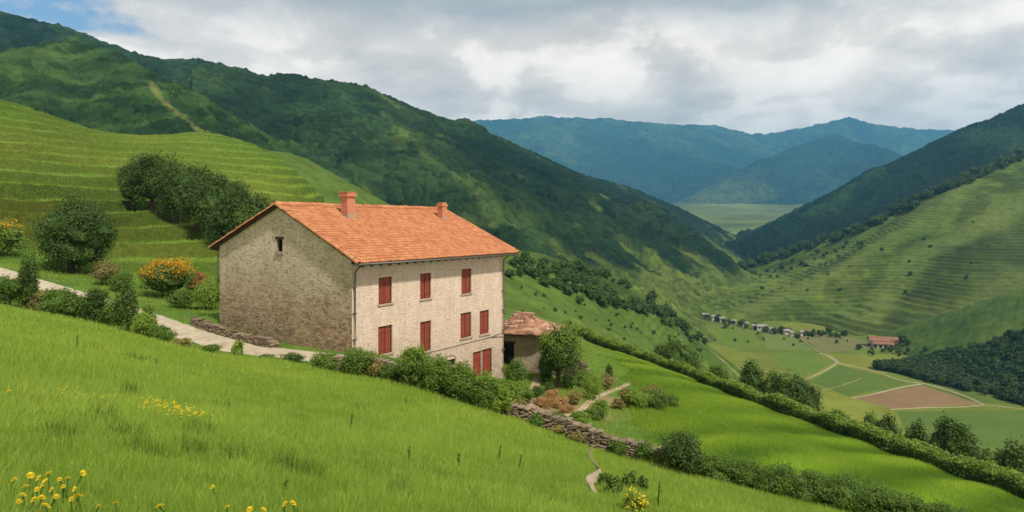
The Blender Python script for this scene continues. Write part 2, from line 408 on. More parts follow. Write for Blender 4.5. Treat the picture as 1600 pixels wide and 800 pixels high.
tw2 = .55*sstep(.0, .08, t)*(1-sstep(.95, 1, t))*np.clip(.5+1.2*fbm(x*.012, y*.012, 2, 64), 0, 1)
G[..., 2] = zz+tw2*((np.floor(ph)+sstep(.5, 1, fr))*st-ph*st)+.35*fbm(x*.2, y*.2, 3, 65)
wood = np.clip(fbm(x*.02, y*.02, 4, 67)*1.2+.9-np.abs(t-.22)*4.0, 0, 1)*sstep(260, 300, y+x*.3)
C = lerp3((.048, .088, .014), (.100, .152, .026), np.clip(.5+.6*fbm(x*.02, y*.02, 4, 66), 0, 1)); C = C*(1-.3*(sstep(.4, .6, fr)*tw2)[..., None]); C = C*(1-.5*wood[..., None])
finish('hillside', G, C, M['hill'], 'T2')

# R1: big terraced hill across the valley
FLOOR = -92.0
rid = PA([(1900, 120, 800), (1750, 165, 800), (1600, 241, 800), (1540, 263, 792), (1480, 291, 792), (1440, 306, 800), (1400, 331, 815), (1350, 353, 840), (1300, 373, 880), (1250, 389, 920), (1200, 404, 960), (1130, 427, 980), (1060, 446, 985), (1000, 456, 985)])
base = PA([(1900, 540, 520), (1750, 540, 505), (1600, 536, 490), (1440, 536, 480), (1330, 527, 500), (1200, 513, 545), (1120, 500, 590), (1060, 488, 640), (1010, 470, 740)])
base[:, 2] = np.minimum(base[:, 2], FLOOR-1)
G = loft([off(rid, -60, 160), off(rid, -4, 25), rid, base, off(base, -10, -25)], 560, [16, 10, 330, 10])
x, y = G[..., 0], G[..., 1]; row = np.arange(G.shape[0])[:, None]*np.ones((1, G.shape[1])); t = np.clip((row-26)/330, 0, 1)
SP = [PA([(1520, 285, 770), (1440, 335, 720), (1370, 375, 680), (1300, 415, 650), (1230, 450, 620), (1160, 485, 590)]),
      PA([(1640, 300, 720), (1540, 360, 680), (1440, 405, 640), (1390, 450, 600), (1350, 495, 545)]),
      PA([(1380, 345, 800), (1300, 390, 780), (1220, 420, 760), (1130, 452, 730), (1080, 475, 690)]),
      PA([(1700, 400, 600), (1600, 440, 580), (1520, 490, 540), (1440, 528, 500)])]
spm = np.zeros_like(x)
for s in SP:
    sd, sz, _, _ = seg_dist(x, y, s)
    tent = sz+8-.48*(np.sqrt(sd**2+9**2)-9)
    G[..., 2] = np.where(t > .02, smax(G[..., 2]-14*np.sin(np.pi*t)*0, tent, 6), G[..., 2]); spm = np.maximum(spm, 1-sstep(4, 20, sd))
G[..., 2] += np.sin(np.pi*t)*(11*fbm(x*.008, y*.008, 4, 71)-13)
zz = G[..., 2]; st = 3.2; ph = (zz+7*fbm(x*.006, y*.006, 2, 73))/st; fr = ph-np.floor(ph); fl = np.floor(ph)
tw = sstep(.02, .1, t)*(1-sstep(.97, 1, t))*.9
G[..., 2] = zz*(1-tw)+tw*((fl+sstep(.5, 1, fr))*st-(ph*st-zz))+.5*fbm(x*.08, y*.08, 3, 74)
n1 = np.clip(.5+.6*fbm(x*.01, y*.01, 4, 75), 0, 1); bl = _h(fl.astype(np.int64), np.zeros_like(fl, np.int64), 8)
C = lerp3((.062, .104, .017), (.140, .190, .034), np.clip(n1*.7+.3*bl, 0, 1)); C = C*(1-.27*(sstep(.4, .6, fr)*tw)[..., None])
wd = sstep(.12, .42, fbm(x*.012, y*.012, 4, 77)+.45*fbm(x*.07, y*.07, 3, 79)+.45*sstep(1150, 1500, 800+F*x/y)*sstep(.25, .5, t)-.05+.5*np.sin((x*.8-y*.6)*.035+1.5*fbm(x*.006, y*.006, 2, 70))*sstep(.1, .4, t))*(1-spm)  # broken shadow bands of the slope, painted in as darker colour
d1_, _, _, s1_ = seg_dist(x, y, SP[1]); wd = np.maximum(wd*.6, (s1_ > 0)*sstep(4, 22, d1_+8*fbm(x*.03, y*.03, 3, 78))*(t > .05)*(.8+.3*fbm(x*.02, y*.02, 3, 76)))  # shaded lower flank beyond the second spur, painted darker
d0_, _, _, s0_ = seg_dist(x, y, SP[0]); wd = np.maximum(wd, (s0_ > 0)*(s1_ < 0)*sstep(.0, .5, fbm(x*.015, y*.015, 4, 66)+sstep(60, 10, d1_)-.35)*.7*(1-spm))  # shaded hollow between the two spurs, painted darker
C = C*(1-.60*np.clip(wd, 0, 1)[..., None]); C = C*(1-spm[..., None]*.45)+np.array([.105, .135, .034])*spm[..., None]*.45  # painted shade darkens the slope, painted light pales the spur crests
lf = (sstep(1260, 1090, 800+F*x/y)*.6*np.clip(.6+1.4*fbm(x*.006, y*.004, 3, 88), .1, 1))[..., None]; C = C*(1-lf)+np.array([.155, .20, .045])*lf
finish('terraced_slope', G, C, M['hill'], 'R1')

# ------------------------------------------------------------------ mountains from ridge networks on polar grids
def tent(x, y, pts, k, r):
    d, z, s, _ = seg_dist(x, y, pts); return z-k*(np.sqrt(d*d+r*r)-r), d
def gen_spurs(ridge, spacing, length, slope, seed):
    """side spurs running down from a ridge on the side that faces the valley"""
    rg = np.random.default_rng(seed); L = np.r_[0, np.cumsum(np.linalg.norm(np.diff(ridge[:, :2], axis=0), axis=1))]; out = []; s = spacing*.4
    while s < L[-1]:
        p = np.array([np.interp(s, L, ridge[:, i]) for i in range(3)]); q = np.array([np.interp(min(s+20, L[-1]), L, ridge[:, i])-np.interp(max(s-20, 0), L, ridge[:, i]) for i in range(3)])
        n_ = np.array([q[1], -q[0]]); n_ /= np.linalg.norm(n_)+1e-9
        if n_@p[:2] > 0: n_ = -n_
        a = math.atan2(n_[1], n_[0])+rg.normal(0, .22); ln = length*rg.uniform(.7, 1.1); st = ln/4; pts = [p-[0, 0, 2]]; c = p.copy(); cu = rg.normal(0, .16); sl = slope*rg.uniform(.92, 1.1)
        for k in range(4):
            a += cu+rg.normal(0, .08); c = c+np.array([math.cos(a)*st, math.sin(a)*st, -sl*st*(.8+.13*k)]); pts.append(c.copy())
        out.append(np.array(pts)); s += spacing*rg.uniform(.7, 1.35)
    return out
def mountain(name, key, px0, px1, ncol, d0, d1, nrow, ridges, k, r, rel, wl, seed, colfn, mat, canopy=(4, .07), zmin=-110, kk=10, ecc=1.0, spur_of=()):
    px = np.linspace(px0, px1, ncol); d = d0*(d1/d0)**np.linspace(0, 1, nrow)
    PX, D = np.meshgrid(px, d); x = (PX-800)/F*D; y = D.copy()
    spurs = [q for a, sp, ln, sl in spur_of for q in gen_spurs(a, sp, ln, sl, seed)]
    z = None; dm = None; ds = np.full(x.shape, 1e9)
    for pts in ridges:
        tz, dd = tent(x, y, pts, k, r); z = tz if z is None else smax(z, tz, kk); dm = dd if dm is None else np.minimum(dm, dd)
    wl1 = wl*.30; ax = x+wl1*fbm(x/wl*1.1, y/wl*1.1, 3, seed+60)*.8; ay = y+wl1*fbm(x/wl*1.1+31, y/wl*1.1, 3, seed+61)*.8
    for pts in spurs:
        tz, dd = tent(ax, ay, pts, k*1.08, r*.35); z = smax(z, tz, kk*.45); ds = np.minimum(ds, dd)
    m = sstep(r*1.5, r*12, dm)
    wx = x+wl*.25*fbm(x/wl*.7, y/wl*.7, 2, seed+90); wy = y+wl*.25*fbm(x/wl*.7+9, y/wl*.7, 2, seed+91)
    rr_ = ridged(wx/wl*1.4, wy/wl*1.4*ecc, 4, seed); w_ = wl*.16
    rn = .62+.55*np.clip(1-ds/w_, -.6, 1)+.22*(rr_-.9)
    z = z+m*rel*np.minimum(rr_-.95, .1)*sstep(zmin+5, zmin+110, z)
    z = z+canopy[0]*(fbm(x*canopy[1], y*canopy[1], 2, seed+5)+.9*np.abs(vn(x*canopy[1]*1.9, y*canopy[1]*1.9, seed+6)))
    C = colfn(x, y, z, rn, dm, PX)
    V = np.c_[x.ravel(), y.ravel(), z.ravel()]; Q = grid_quads(nrow, ncol)
    V, Q, C = prune(V, Q, V[:, 2] > zmin, C.reshape(-1, 3))
    o = link(name, mesh_np(name, V, Q, mats=[mat], cols=C, smooth=True)); tag(o, kind='structure'); register(key, V, Q); return o
def forest_cols(dark, light, pale, seed, sc=.004, bias=0., ridge_w=14, ridge_amt=.6):
    def f(x, y, z, rn, dm, PX):
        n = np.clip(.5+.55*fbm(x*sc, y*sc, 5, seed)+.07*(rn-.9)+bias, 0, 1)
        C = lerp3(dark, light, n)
        q = (sstep(.72, 1.1, rn)*.7)[..., None]; C = C*(1-q)+np.array(light)*1.5*q  # light and shade of the relief put into colour: crests paler, gullies darker
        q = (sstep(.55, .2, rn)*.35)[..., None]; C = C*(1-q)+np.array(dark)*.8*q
        p = sstep(.84, 1.0, n+.15*fbm(x*sc*6, y*sc*6, 3, seed+3)); C = C*(1-.7*p[..., None])+np.array(pale)*.7*p[..., None]
        return C
    return f
DK, LT, PL = (.008, .024, .012), (.024, .050, .018), (.050, .088, .026)
# M2 near left spur
A = PA([(-260, 130, 520), (0, 95, 505), (30, 85, 505), (75, 71, 510), (125, 66, 515), (165, 76, 500), (200, 101, 470), (235, 136, 432), (246, 152, 412), (280, 181, 372), (312, 204, 340), (360, 232, 300)])
B = PA([(236, 138, 432), (270, 133, 462), (288, 137, 480), (300, 162, 452), (340, 191, 430), (388, 220, 415)])
B2 = PA([(125, 66, 515), (90, 110, 440), (60, 150, 380)]); B3 = PA([(200, 101, 470), (180, 140, 420), (150, 190, 360)])
base_m2 = forest_cols((.012, .032, .012), (.034, .070, .018), (.065, .105, .028), 101, .008, .05)
def m2c(x, y, z, rn, dm, PX):
    C = base_m2(x, y, z, rn, dm, PX)
    d, _, _, _ = seg_dist(x, y, A[7:]); w = (1-sstep(.8, 4.0, d+2.2*fbm(x*.05, y*.05, 3, 3)))[..., None]*.75
    return C*(1-w)+np.array([.135, .15, .05])*w
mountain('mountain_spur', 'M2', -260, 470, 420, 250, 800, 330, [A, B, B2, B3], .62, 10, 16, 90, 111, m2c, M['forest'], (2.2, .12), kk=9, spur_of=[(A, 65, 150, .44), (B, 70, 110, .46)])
# M1a and M1b main left mountain
A = PA([(-300, -80, 950), (-120, -15, 990), (0, 20, 1000), (50, 31, 1000), (100, 45, 1000), (150, 62, 1000), (200, 83, 1000), (260, 96, 1010), (320, 99, 1020), (380, 109, 1040), (420, 124, 1060), (480, 160, 1100)])
A2 = PA([(100, 45, 1000), (60, 130, 820)]); A3 = PA([(320, 99, 1020), (350, 150, 860), (390, 200, 720)])
base_m1 = forest_cols(DK, LT, PL, 121, .0045, -.05)
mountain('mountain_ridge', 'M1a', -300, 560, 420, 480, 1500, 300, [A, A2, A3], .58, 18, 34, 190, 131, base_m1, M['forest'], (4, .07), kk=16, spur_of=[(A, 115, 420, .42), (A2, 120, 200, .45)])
B = PA([(330, 100, 800), (380, 112, 830), (415, 125, 850), (440, 121, 860), (470, 121, 870), (520, 132, 885), (560, 137, 900), (600, 151, 920), (650, 173, 960), (700, 189, 1010), (750, 206, 1080), (800, 228, 1180), (850, 250, 1330), (900, 272, 1480), (960, 286, 1580), (1000, 301, 1640), (1050, 321, 1700), (1100, 346, 1770), (1150, 371, 1870), (1200, 394, 2000)])
S1 = PA([(560, 137, 900), (600, 180, 780), (625, 201, 700), (680, 256, 620), (740, 311, 560), (790, 352, 530), (830, 400, 560)])
S2 = PA([(440, 121, 860), (430, 180, 700), (415, 230, 580)]); S3 = PA([(800, 228, 1180), (850, 300, 1120), (900, 355, 1120), (950, 398, 1180)])
S4 = PA([(900, 272, 1480), (960, 340, 1420), (1030, 394, 1420)]); S5 = PA([(1000, 301, 1640), (1060, 360, 1620), (1110, 396, 1640)]); S6 = PA([(520, 132, 885), (500, 190, 760), (470, 240, 640)])
base_m1b = forest_cols(DK, LT, PL, 141, .004, -.03)
def m1c(x, y, z, rn, dm, PX):
    C = base_m1b(x, y, z, rn, dm, PX)
    d, _, s, sd = seg_dist(x, y, S1[1:]); w = (1-sstep(2, 12, d+8*fbm(x*.025, y*.025, 3, 5)))[..., None]*.6
    C = C*(1-w)+np.array([.075, .12, .034])*w
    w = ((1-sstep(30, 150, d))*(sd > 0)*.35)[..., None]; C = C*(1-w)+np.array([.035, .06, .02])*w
    # fields at the foot on the valley side, and bare rock streaks
    w = (sstep(.1, .75, .8*fbm(x*.012, y*.012, 4, 8)+sstep(10, -70, z)-.25))[..., None]*.8; C = C*(1-w)+np.array([.125, .17, .038])*w
    rk = (sstep(.45, .7, fbm(x*.02, y*.006, 4, 9)+.1)*sstep(880, 1000, PX)*.07)[..., None]; C = C*(1-rk)+np.array([.20, .20, .13])*rk
    return C
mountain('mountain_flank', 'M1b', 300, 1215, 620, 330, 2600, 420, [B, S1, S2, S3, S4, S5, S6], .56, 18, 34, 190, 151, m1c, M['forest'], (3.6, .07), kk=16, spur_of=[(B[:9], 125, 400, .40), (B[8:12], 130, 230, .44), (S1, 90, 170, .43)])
# R2
A = PA([(1900, 20, 1500), (1750, 88, 1500), (1600, 166, 1500), (1560, 186, 1500), (1500, 207, 1520), (1440, 237, 1560), (1390, 263, 1610), (1340, 288, 1700), (1280, 313, 1830), (1230, 346, 2000), (1180, 388, 2300)])
S1r = PA([(1600, 166, 1500), (1560, 230, 1330), (1500, 280, 1180)]); S2r = PA([(1440, 237, 1560), (1400, 290, 1450), (1340, 330, 1350)]); S3r = PA([(1340, 288, 1700), (1290, 340, 1560), (1230, 385, 1500)])
mountain('mountain_slope', 'R2', 1120, 1900, 420, 900, 3000, 300, [A, S1r, S2r, S3r], .5, 22, 34, 220, 161, forest_cols((.009, .024, .012), (.020, .042, .016), (.032, .06, .02), 171, .004, -.05), M['forest'], (4.5, .06), kk=18, spur_of=[(A, 150, 420, .36)])
# R0: wooded knoll at lower right
A = PA([(1950, 330, 380), (1800, 385, 390), (1700, 430, 398), (1600, 478, 405), (1540, 509, 412), (1480, 533, 418), (1430, 558, 418), (1392, 576, 416)])
def r0c(x, y, z, rn, dm, PX):
    n = np.clip(.5+.6*fbm(x*.03, y*.03, 3, 9), 0, 1); return lerp3((.045, .085, .016), (.085, .13, .026), n)
mountain('wooded_hill', 'R0', 1330, 1950, 320, 240, 620, 180, [A, PA([(1700, 430, 398), (1690, 520, 350), (1690, 600, 310)])], .50, 12, 3, 60, 181, r0c, M['hill'], (.5, .2), kk=6)
# far ranges
A = PA([(1000, 345, 5200), (1060, 318, 5500), (1130, 283, 5800), (1200, 248, 6100), (1260, 224, 6400), (1302, 213, 6500), (1340, 226, 6500), (1380, 253, 6400), (1420, 290, 6300), (1470, 345, 6200)])
S1f = PA([(1302, 213, 6500), (1290, 260, 5900), (1280, 320, 5200)]); S2f = PA([(1200, 248, 6100), (1190, 300, 5400)])
def f2c(x, y, z, rn, dm, PX):
    n = np.clip(.5+.5*fbm(x*.0012, y*.0012, 5, 33)+.3*(rn-.9), 0, 1); C = lerp3((.010, .03, .02), (.03, .065, .03), n)
    w = (sstep(1240, 1120, PX+60*fbm(x*.002, y*.002, 3, 4))*sstep(620, 250, z)*.5)[..., None]; return C*(1-w)+np.array([.16, .19, .06])*w
mountain('far_mountain', 'F2', 960, 1520, 300, 2900, 8200, 230, [A, S1f, S2f], .5, 60, 130, 1000, 191, f2c, M['farmount'], (14, .012), zmin=-60, kk=60, spur_of=[(A, 420, 1500, .36)])
A = PA([(560, 230, 8800), (650, 208, 8900), (700, 198, 9000), (750, 190, 9000), (850, 184, 9000), (950, 187, 9100), (1050, 196, 9200), (1110, 198, 9300), (1170, 212, 9400), (1200, 210, 9500), (1260, 199, 9600), (1300, 191, 9600), (1325, 186, 9600), (1350, 192, 9600), (1400, 203, 9600), (1480, 204, 9600), (1600, 240, 9600), (1750, 250, 9600)])
SF = [PA([(850, 184, 9000), (900, 240, 8000), (960, 300, 7000)]), PA([(950, 187, 9100), (1010, 240, 8200), (1060, 300, 7200)]), PA([(1110, 198, 9300), (1130, 250, 8400)]), PA([(750, 190, 9000), (760, 260, 7800)]), PA([(1325, 186, 9600), (1400, 240, 8600), (1440, 290, 7600)])]
mountain('far_range', 'F1', 560, 1760, 420, 4300, 11500, 240, [A]+SF, .48, 90, 220, 1500, 201, forest_cols((.014, .040, .026), (.045, .085, .04), (.07, .11, .05), 211, .0008), M['farmount'], (22, .008), zmin=-60, kk=90, spur_of=[(A, 650, 2400, .33)])

# ------------------------------------------------------------------ valley floor and the slope under the hedge, out to the horizon
px = np.linspace(-900, 2500, 620); d = np.r_[np.linspace(40, 700, 300), 700*(14000/700)**np.linspace(0, 1, 130)[1:]]
PX, D = np.meshgrid(px, d); x = (PX-800)/F*D; y = D
fz = np.interp(D, [0, 1500, 2000, 2500, 3000, 4500, 7000, 14000], [FLOOR, FLOOR, -78, -25, 30, 120, 200, 250])+2.2*fbm(x*.008, y*.008, 3, 301)*sstep(300, 600, D)+(28*fbm(x*.0016, y*.0016, 4, 311)+10)*sstep(2200, 3600, D)
s = (x-HEDGEW[1][0])*.931+(y-HEDGEW[1][1])*.365
ds, zs, _, sd = seg_dist(x, y, np.vstack([[-300, 420, -19], HEDGEW[0]+[-4, 14, 0], HEDGEW, [60, -40, -16.5]]))
home = zs-1.2-np.where(sd > 0, ds*.50, -ds*-.0)+1.5*fbm(x*.03, y*.03, 3, 305)*sstep(5, 20, ds)
home = np.where(sd < 0, zs-3.0-.05*ds, home)
z = smax(fz, home, 8)
n = np.clip(.5+.5*fbm(x*.01, y*.01, 4, 303), 0, 1); C = lerp3((.080, .122, .02), (.135, .175, .034), n)
pt = fbm(x*.0045, y*.009, 2, 307); C[pt > .18] = C[pt > .18]*np.array([1.35, 1.15, 1.0]); C[pt < -.25] *= .8
w = sstep(1500, 3200, D)[..., None]*.55; C = C*(1-w)+np.array([.13, .155, .05])*w; C = C*(1+.5*np.clip(fbm(x*.0022, y*.004, 3, 313), -.8, .8)*sstep(1200, 2500, D))[..., None]
V = np.c_[x.ravel(), y.ravel(), z.ravel()]; Q = grid_quads(len(d), len(px))
o = link('valley_floor', mesh_np('valley_floor', V, Q, mats=[M['valley']], cols=C.reshape(-1, 3), smooth=True)); tag(o, kind='structure'); register('valley', V, Q)
# ------------------------------------------------------------------ house
def mat_masonry(name, plaster, stone_a, stone_b, mortar, lo, hi, bscale=1.0, warp=.30, mfac=.55, spk=.38, damp=None):
    """coursed rubble under old limewash; the wash has come off below a ragged line (v = metres above the house datum)"""
    m, nt, out = newmat(name); n = N(nt)
    uv = n('UVMap').outputs[0]; pos = n('TexCoord').outputs['Object']
    ds = n('VectorMath', {0: uv, 1: n('VectorMath', {0: n.noise(pos, 2.5, 3, .6, out=1), 3: warp}, operation='SCALE').outputs[0]}, operation='ADD').outputs[0]
    br = n('TexBrick', {'Vector': ds, 'Color1': (0, 0, 0, 1), 'Color2': (1, 1, 1, 1), 'Mortar': (.5, .5, .5, 1), 'Scale': 1.0, 'Mortar Size': .016, 'Mortar Smooth': .8, 'Brick Width': .46*bscale, 'Row Height': .19*bscale, 'Bias': 0.0})
    rnd = n('TexWhiteNoise', {'Vector': br.outputs[0]}, noise_dimensions='3D')
    v3 = n('TexVoronoi', {'Vector': n('VectorMath', {0: ds, 1: (3.1/bscale, 7.0/bscale, 1)}, operation='MULTIPLY').outputs[0], 'Scale': 1.0})
    cell = n('SeparateXYZ', {0: v3.outputs['Color']}).outputs[0]
    stone = n.mix(cell, (*stone_a, 1), (*stone_b, 1))
    edge = n.math('GREATER_THAN', v3.outputs['Distance'], .62)
    stone = n.mix(n.math('MULTIPLY', br.outputs['Fac'], mfac), stone, (*mortar, 1))
    big = n.noise(pos, .45, 5, .62); fine = n.noise(pos, 9, 5, .65)
    stone = n.mix(.7, stone, n.ramp(fine, [(.3, (.55, .53, .5)), (.7, (1.1, 1.1, 1.1))]), 'MULTIPLY')
    zz = n('SeparateXYZ', {0: uv}).outputs[1]
    lim = n.math('ADD', zz, n.math('MULTIPLY', n.math('SUBTRACT', big, .5), 5.0))
    wash = n('MapRange', {0: lim, 1: lo, 2: hi, 3: 0.0, 4: 1.0}).outputs[0]
    sp = n.ramp(n.noise(n('VectorMath', {0: ds, 1: (1.4, 2.6, 1)}, operation='MULTIPLY').outputs[0], 3.4, 4, .7), [(spk, (0, 0, 0)), (spk+.08, (1, 1, 1))])
    wash = n.math('MULTIPLY', n.math('MULTIPLY', wash, n.math('ADD', n.math('MULTIPLY', sp, .75), .25)), .9)
    pc = n.mix(.75, (*plaster, 1), n.ramp(n.noise(pos, 1.4, 6, .7), [(.3, (.72, .70, .66)), (.7, (1.08, 1.06, 1.04))]), 'MULTIPLY')
    streak = n.noise(n('VectorMath', {0: uv, 1: (3.0, .25, 1)}, operation='MULTIPLY').outputs[0], 2.0, 4, .6)
    pc = n.mix(.5, pc, n.ramp(streak, [(.3, (.72, .69, .65)), (.6, (1, 1, 1))]), 'MULTIPLY')
    col = n.mix(wash, stone, pc)
    if damp:
        dz = n('MapRange', {0: n.math('ADD', zz, n.math('MULTIPLY', n.math('SUBTRACT', big, .5), 6.0)), 1: damp[0]-2.2, 2: damp[0]+1.8, 3: .70, 4: 0.0}).outputs[0]
        col = n.mix(dz, col, (*damp[1:], 1), 'MULTIPLY')
    b = n('BsdfPrincipled', {'Base Color': col, 'Roughness': .95, 'Specular IOR Level': .1})
    h = n.math('ADD', n.math('MULTIPLY', br.outputs['Fac'], -.3), n.math('ADD', n.math('MULTIPLY', cell, .5), n.math('MULTIPLY', fine, .7)))
    bn = n('Bump', {'Strength': .55, 'Distance': .05, 'Height': h}); nt.links.new(bn.outputs[0], b.inputs['Normal'])
    nt.links.new(b.outputs[0], out.inputs[0]); return m
M['gable'] = mat_masonry('gable_masonry', (.74, .655, .53), (.56, .445, .32), (.25, .18, .125), (.52, .44, .33), 1.2, 5.0, .80, .27, .55, .42, (1.4, .74, .63, .52))
M['front'] = mat_masonry('front_masonry', (.72, .585, .49), (.52, .39, .30), (.26, .19, .14), (.60, .50, .41), -5.0, 1.0, .72, .17, .55, .36)
M['annexwall'] = mat_masonry('annex_masonry', (.52, .44, .34), (.42, .33, .24), (.22, .17, .12), (.46, .38, .29), -1, 3)
def mat_tiles(name, a, b, c):
    m, nt, out = newmat(name); n = N(nt); v = n.attr('v'); pos = n('TexCoord').outputs['Object']
    col = n.ramp(v, [(0, a), (.5, b), (1, c)]); f = n.noise(pos, 1.2, 6, .7)
    col = n.mix(.8, col, n.ramp(f, [(.28, (.80, .78, .74)), (.5, (1, 1, 1)), (.75, (1.12, 1.1, 1.04))]), 'MULTIPLY')
    f2 = n.noise(pos, 14, 3, .6); col = n.mix(.4, col, n.ramp(f2, [(.3, (.6, .6, .58)), (.6, (1, 1, 1))]), 'MULTIPLY')
    bs = n('BsdfPrincipled', {'Base Color': col, 'Roughness': .85, 'Specular IOR Level': .2}); nt.links.new(bs.outputs[0], out.inputs[0]); return m
M['tiles'] = mat_tiles('clay_tiles', (.40, .155, .070), (.47, .197, .094), (.53, .25, .13))
M['oldtiles'] = mat_tiles('old_clay_tiles', (.14, .085, .06), (.34, .165, .105), (.50, .33, .23))
M['brick'] = mat_plain('chimney_clay', (.60, .25, .14), .9, .35, 3.5, .4, c2=(.38, .15, .09))

def hw(a, b, z): q = HC+E1*a+E2*b; return (q[0], q[1], z)          # house coordinates to world
ROT = np.array([[E1[0], E2[0], 0], [E1[1], E2[1], 0], [0, 0, 1]])   # columns: along the front, along the gable, up
house = empty('stone_farmhouse', (HC[0], HC[1], ZB), 'large stone farmhouse with orange tiled roof and red shutters', 'house', rz=0)
HL0 = Vector((HC[0], HC[1], ZB))
def loc2(V): # local (a,b,z-ZB) -> parent space
    return np.asarray(V, float)@ROT.T
def hadd(mb, name, mat, parent=None, smooth=False):
    for i in range(len(mb.v)): mb.v[i] = loc2(mb.v[i])
    return mb.build(name, mat, parent or house, smooth=smooth)
ZE = -1.92-ZB; ZR = 1.06-ZB; OE = .69; DROP = -6.5      # eave and ridge above the datum, overhang, foundation depth
RISE = .45                                               # the rear eave sits a little higher
def roofz(b):
    return np.where(b <= HW/2, ZE+(ZR-ZE)*(b+OE)/(HW/2+OE), ZR+(ZE+RISE-ZR)*(b-HW/2)/(HW/2+OE))
def wall_panel(mb, U, Z, openings, place, depth, top=None):
    """a wall in (u, z) with rectangular openings; place(u, z, inward) gives the 3-D point"""
    us = sorted(set([U[0], U[1]]+[o[0] for o in openings]+[o[1] for o in openings])); zs = sorted(set([Z[0], Z[1]]+[o[2] for o in openings]+[o[3] for o in openings]))
    us2 = []; 
    for a, b in zip(us[:-1], us[1:]): us2 += list(np.linspace(a, b, max(1, int((b-a)/.8))+1)[:-1])
    us2.append(us[-1]); uvs = []
    for a, b in zip(us2[:-1], us2[1:]):
        for c, d in zip(zs[:-1], zs[1:]):
            mu, mz = (a+b)/2, (c+d)/2
            if any(o[0] < mu < o[1] and o[2] < mz < o[3] for o in openings): continue
            d0 = d1 = d
            if top is not None and d == zs[-1]: d0, d1 = float(top(a)), float(top(b))
            mb.add([place(a, c, 0), place(b, c, 0), place(b, d1, 0), place(a, d0, 0)], [[0, 1, 2, 3]]); uvs += [(a, c), (b, c), (b, d1), (a, d0)]
    for a, b, c, d in openings:
        for (p, q) in (((a, c), (a, d)), ((a, d), (b, d)), ((b, d), (b, c)), ((b, c), (a, c))):
            mb.add([place(*p, 0), place(*q, 0), place(*q, depth), place(*p, depth)], [[0, 1, 2, 3]]); uvs += [(p[0], p[1]), (q[0], q[1]), (q[0]+depth, q[1]), (p[0]+depth, p[1])]
        mb.add([place(a, c, depth), place(b, c, depth), place(b, d, depth), place(a, d, depth)], [[0, 1, 2, 3]]); uvs += [(a, c), (b, c), (b, d), (a, d)]
    return uvs
def wallpx(px, py):
    """photo pixel on the front wall -> (along the wall, height above the datum)"""
    u = (px-800)/F; a = (u*HC[1]-HC[0])/(E1[0]-u*E1[1]); d = HC[1]+E1[1]*a
    return a, (HY-py)/F*d-ZB
def gabpx(px, py):
    u = (px-800)/F; b = (u*HC[1]-HC[0])/(E2[0]-u*E2[1]); d = HC[1]+E2[1]*b
    return b, (HY-py)/F*d-ZB
WIN = [(591.5, 612.5, 433, 475), (656.5, 673.5, 427, 466.5), (721, 736.5, 420, 458.5), (591, 613, 509, 553), (656.5, 673.5, 502, 549), (719.5, 736.5, 488.5, 527.5), (749.5, 764, 485, 522)]
fo = []
for x0, x1, y0, y1 in WIN:
    xm = (x0+x1)/2; a0 = wallpx(x0, 400)[0]; a1 = wallpx(x1, 400)[0]; z1 = wallpx(xm, y0)[1]; z0 = wallpx(xm, y1)[1]; fo.append((a0, a1, z0, z1))
da0 = wallpx(739, 560)[0]; da1 = wallpx(768.5, 560)[0]; dz1 = wallpx(754, 547)[1]; dz0 = wallpx(754, 592)[1]; door = (da0, da1, dz0, dz1)
va0 = wallpx(689, 560)[0]; va1 = wallpx(712, 560)[0]; vz1 = wallpx(700, 563)[1]; vz0 = wallpx(700, 574)[1]; vent = (va0, va1, vz0, vz1)
gb = gabpx(432.5, 380)[0], gabpx(441.5, 380)[0]; gwin = (gb[1], gb[0], gabpx(437, 393)[1], gabpx(437, 373.5)[1])
gslit = (gabpx(436.5, 350)[0], gabpx(434, 350)[0], gabpx(435, 347)[1], gabpx(435, 336)[1])
mb = MB(); uvF = wall_panel(mb, (0, HL), (DROP, ZE+.30), fo+[door, vent], lambda u, z, i: (u, i, z), .22)
nF = len(mb.q)
def gtop(b): return float(roofz(b))-.03
uvG = wall_panel(mb, (0, HW), (DROP, ZE+.31), [gwin], lambda u, z, i: (i, u, z), .25) if False else []
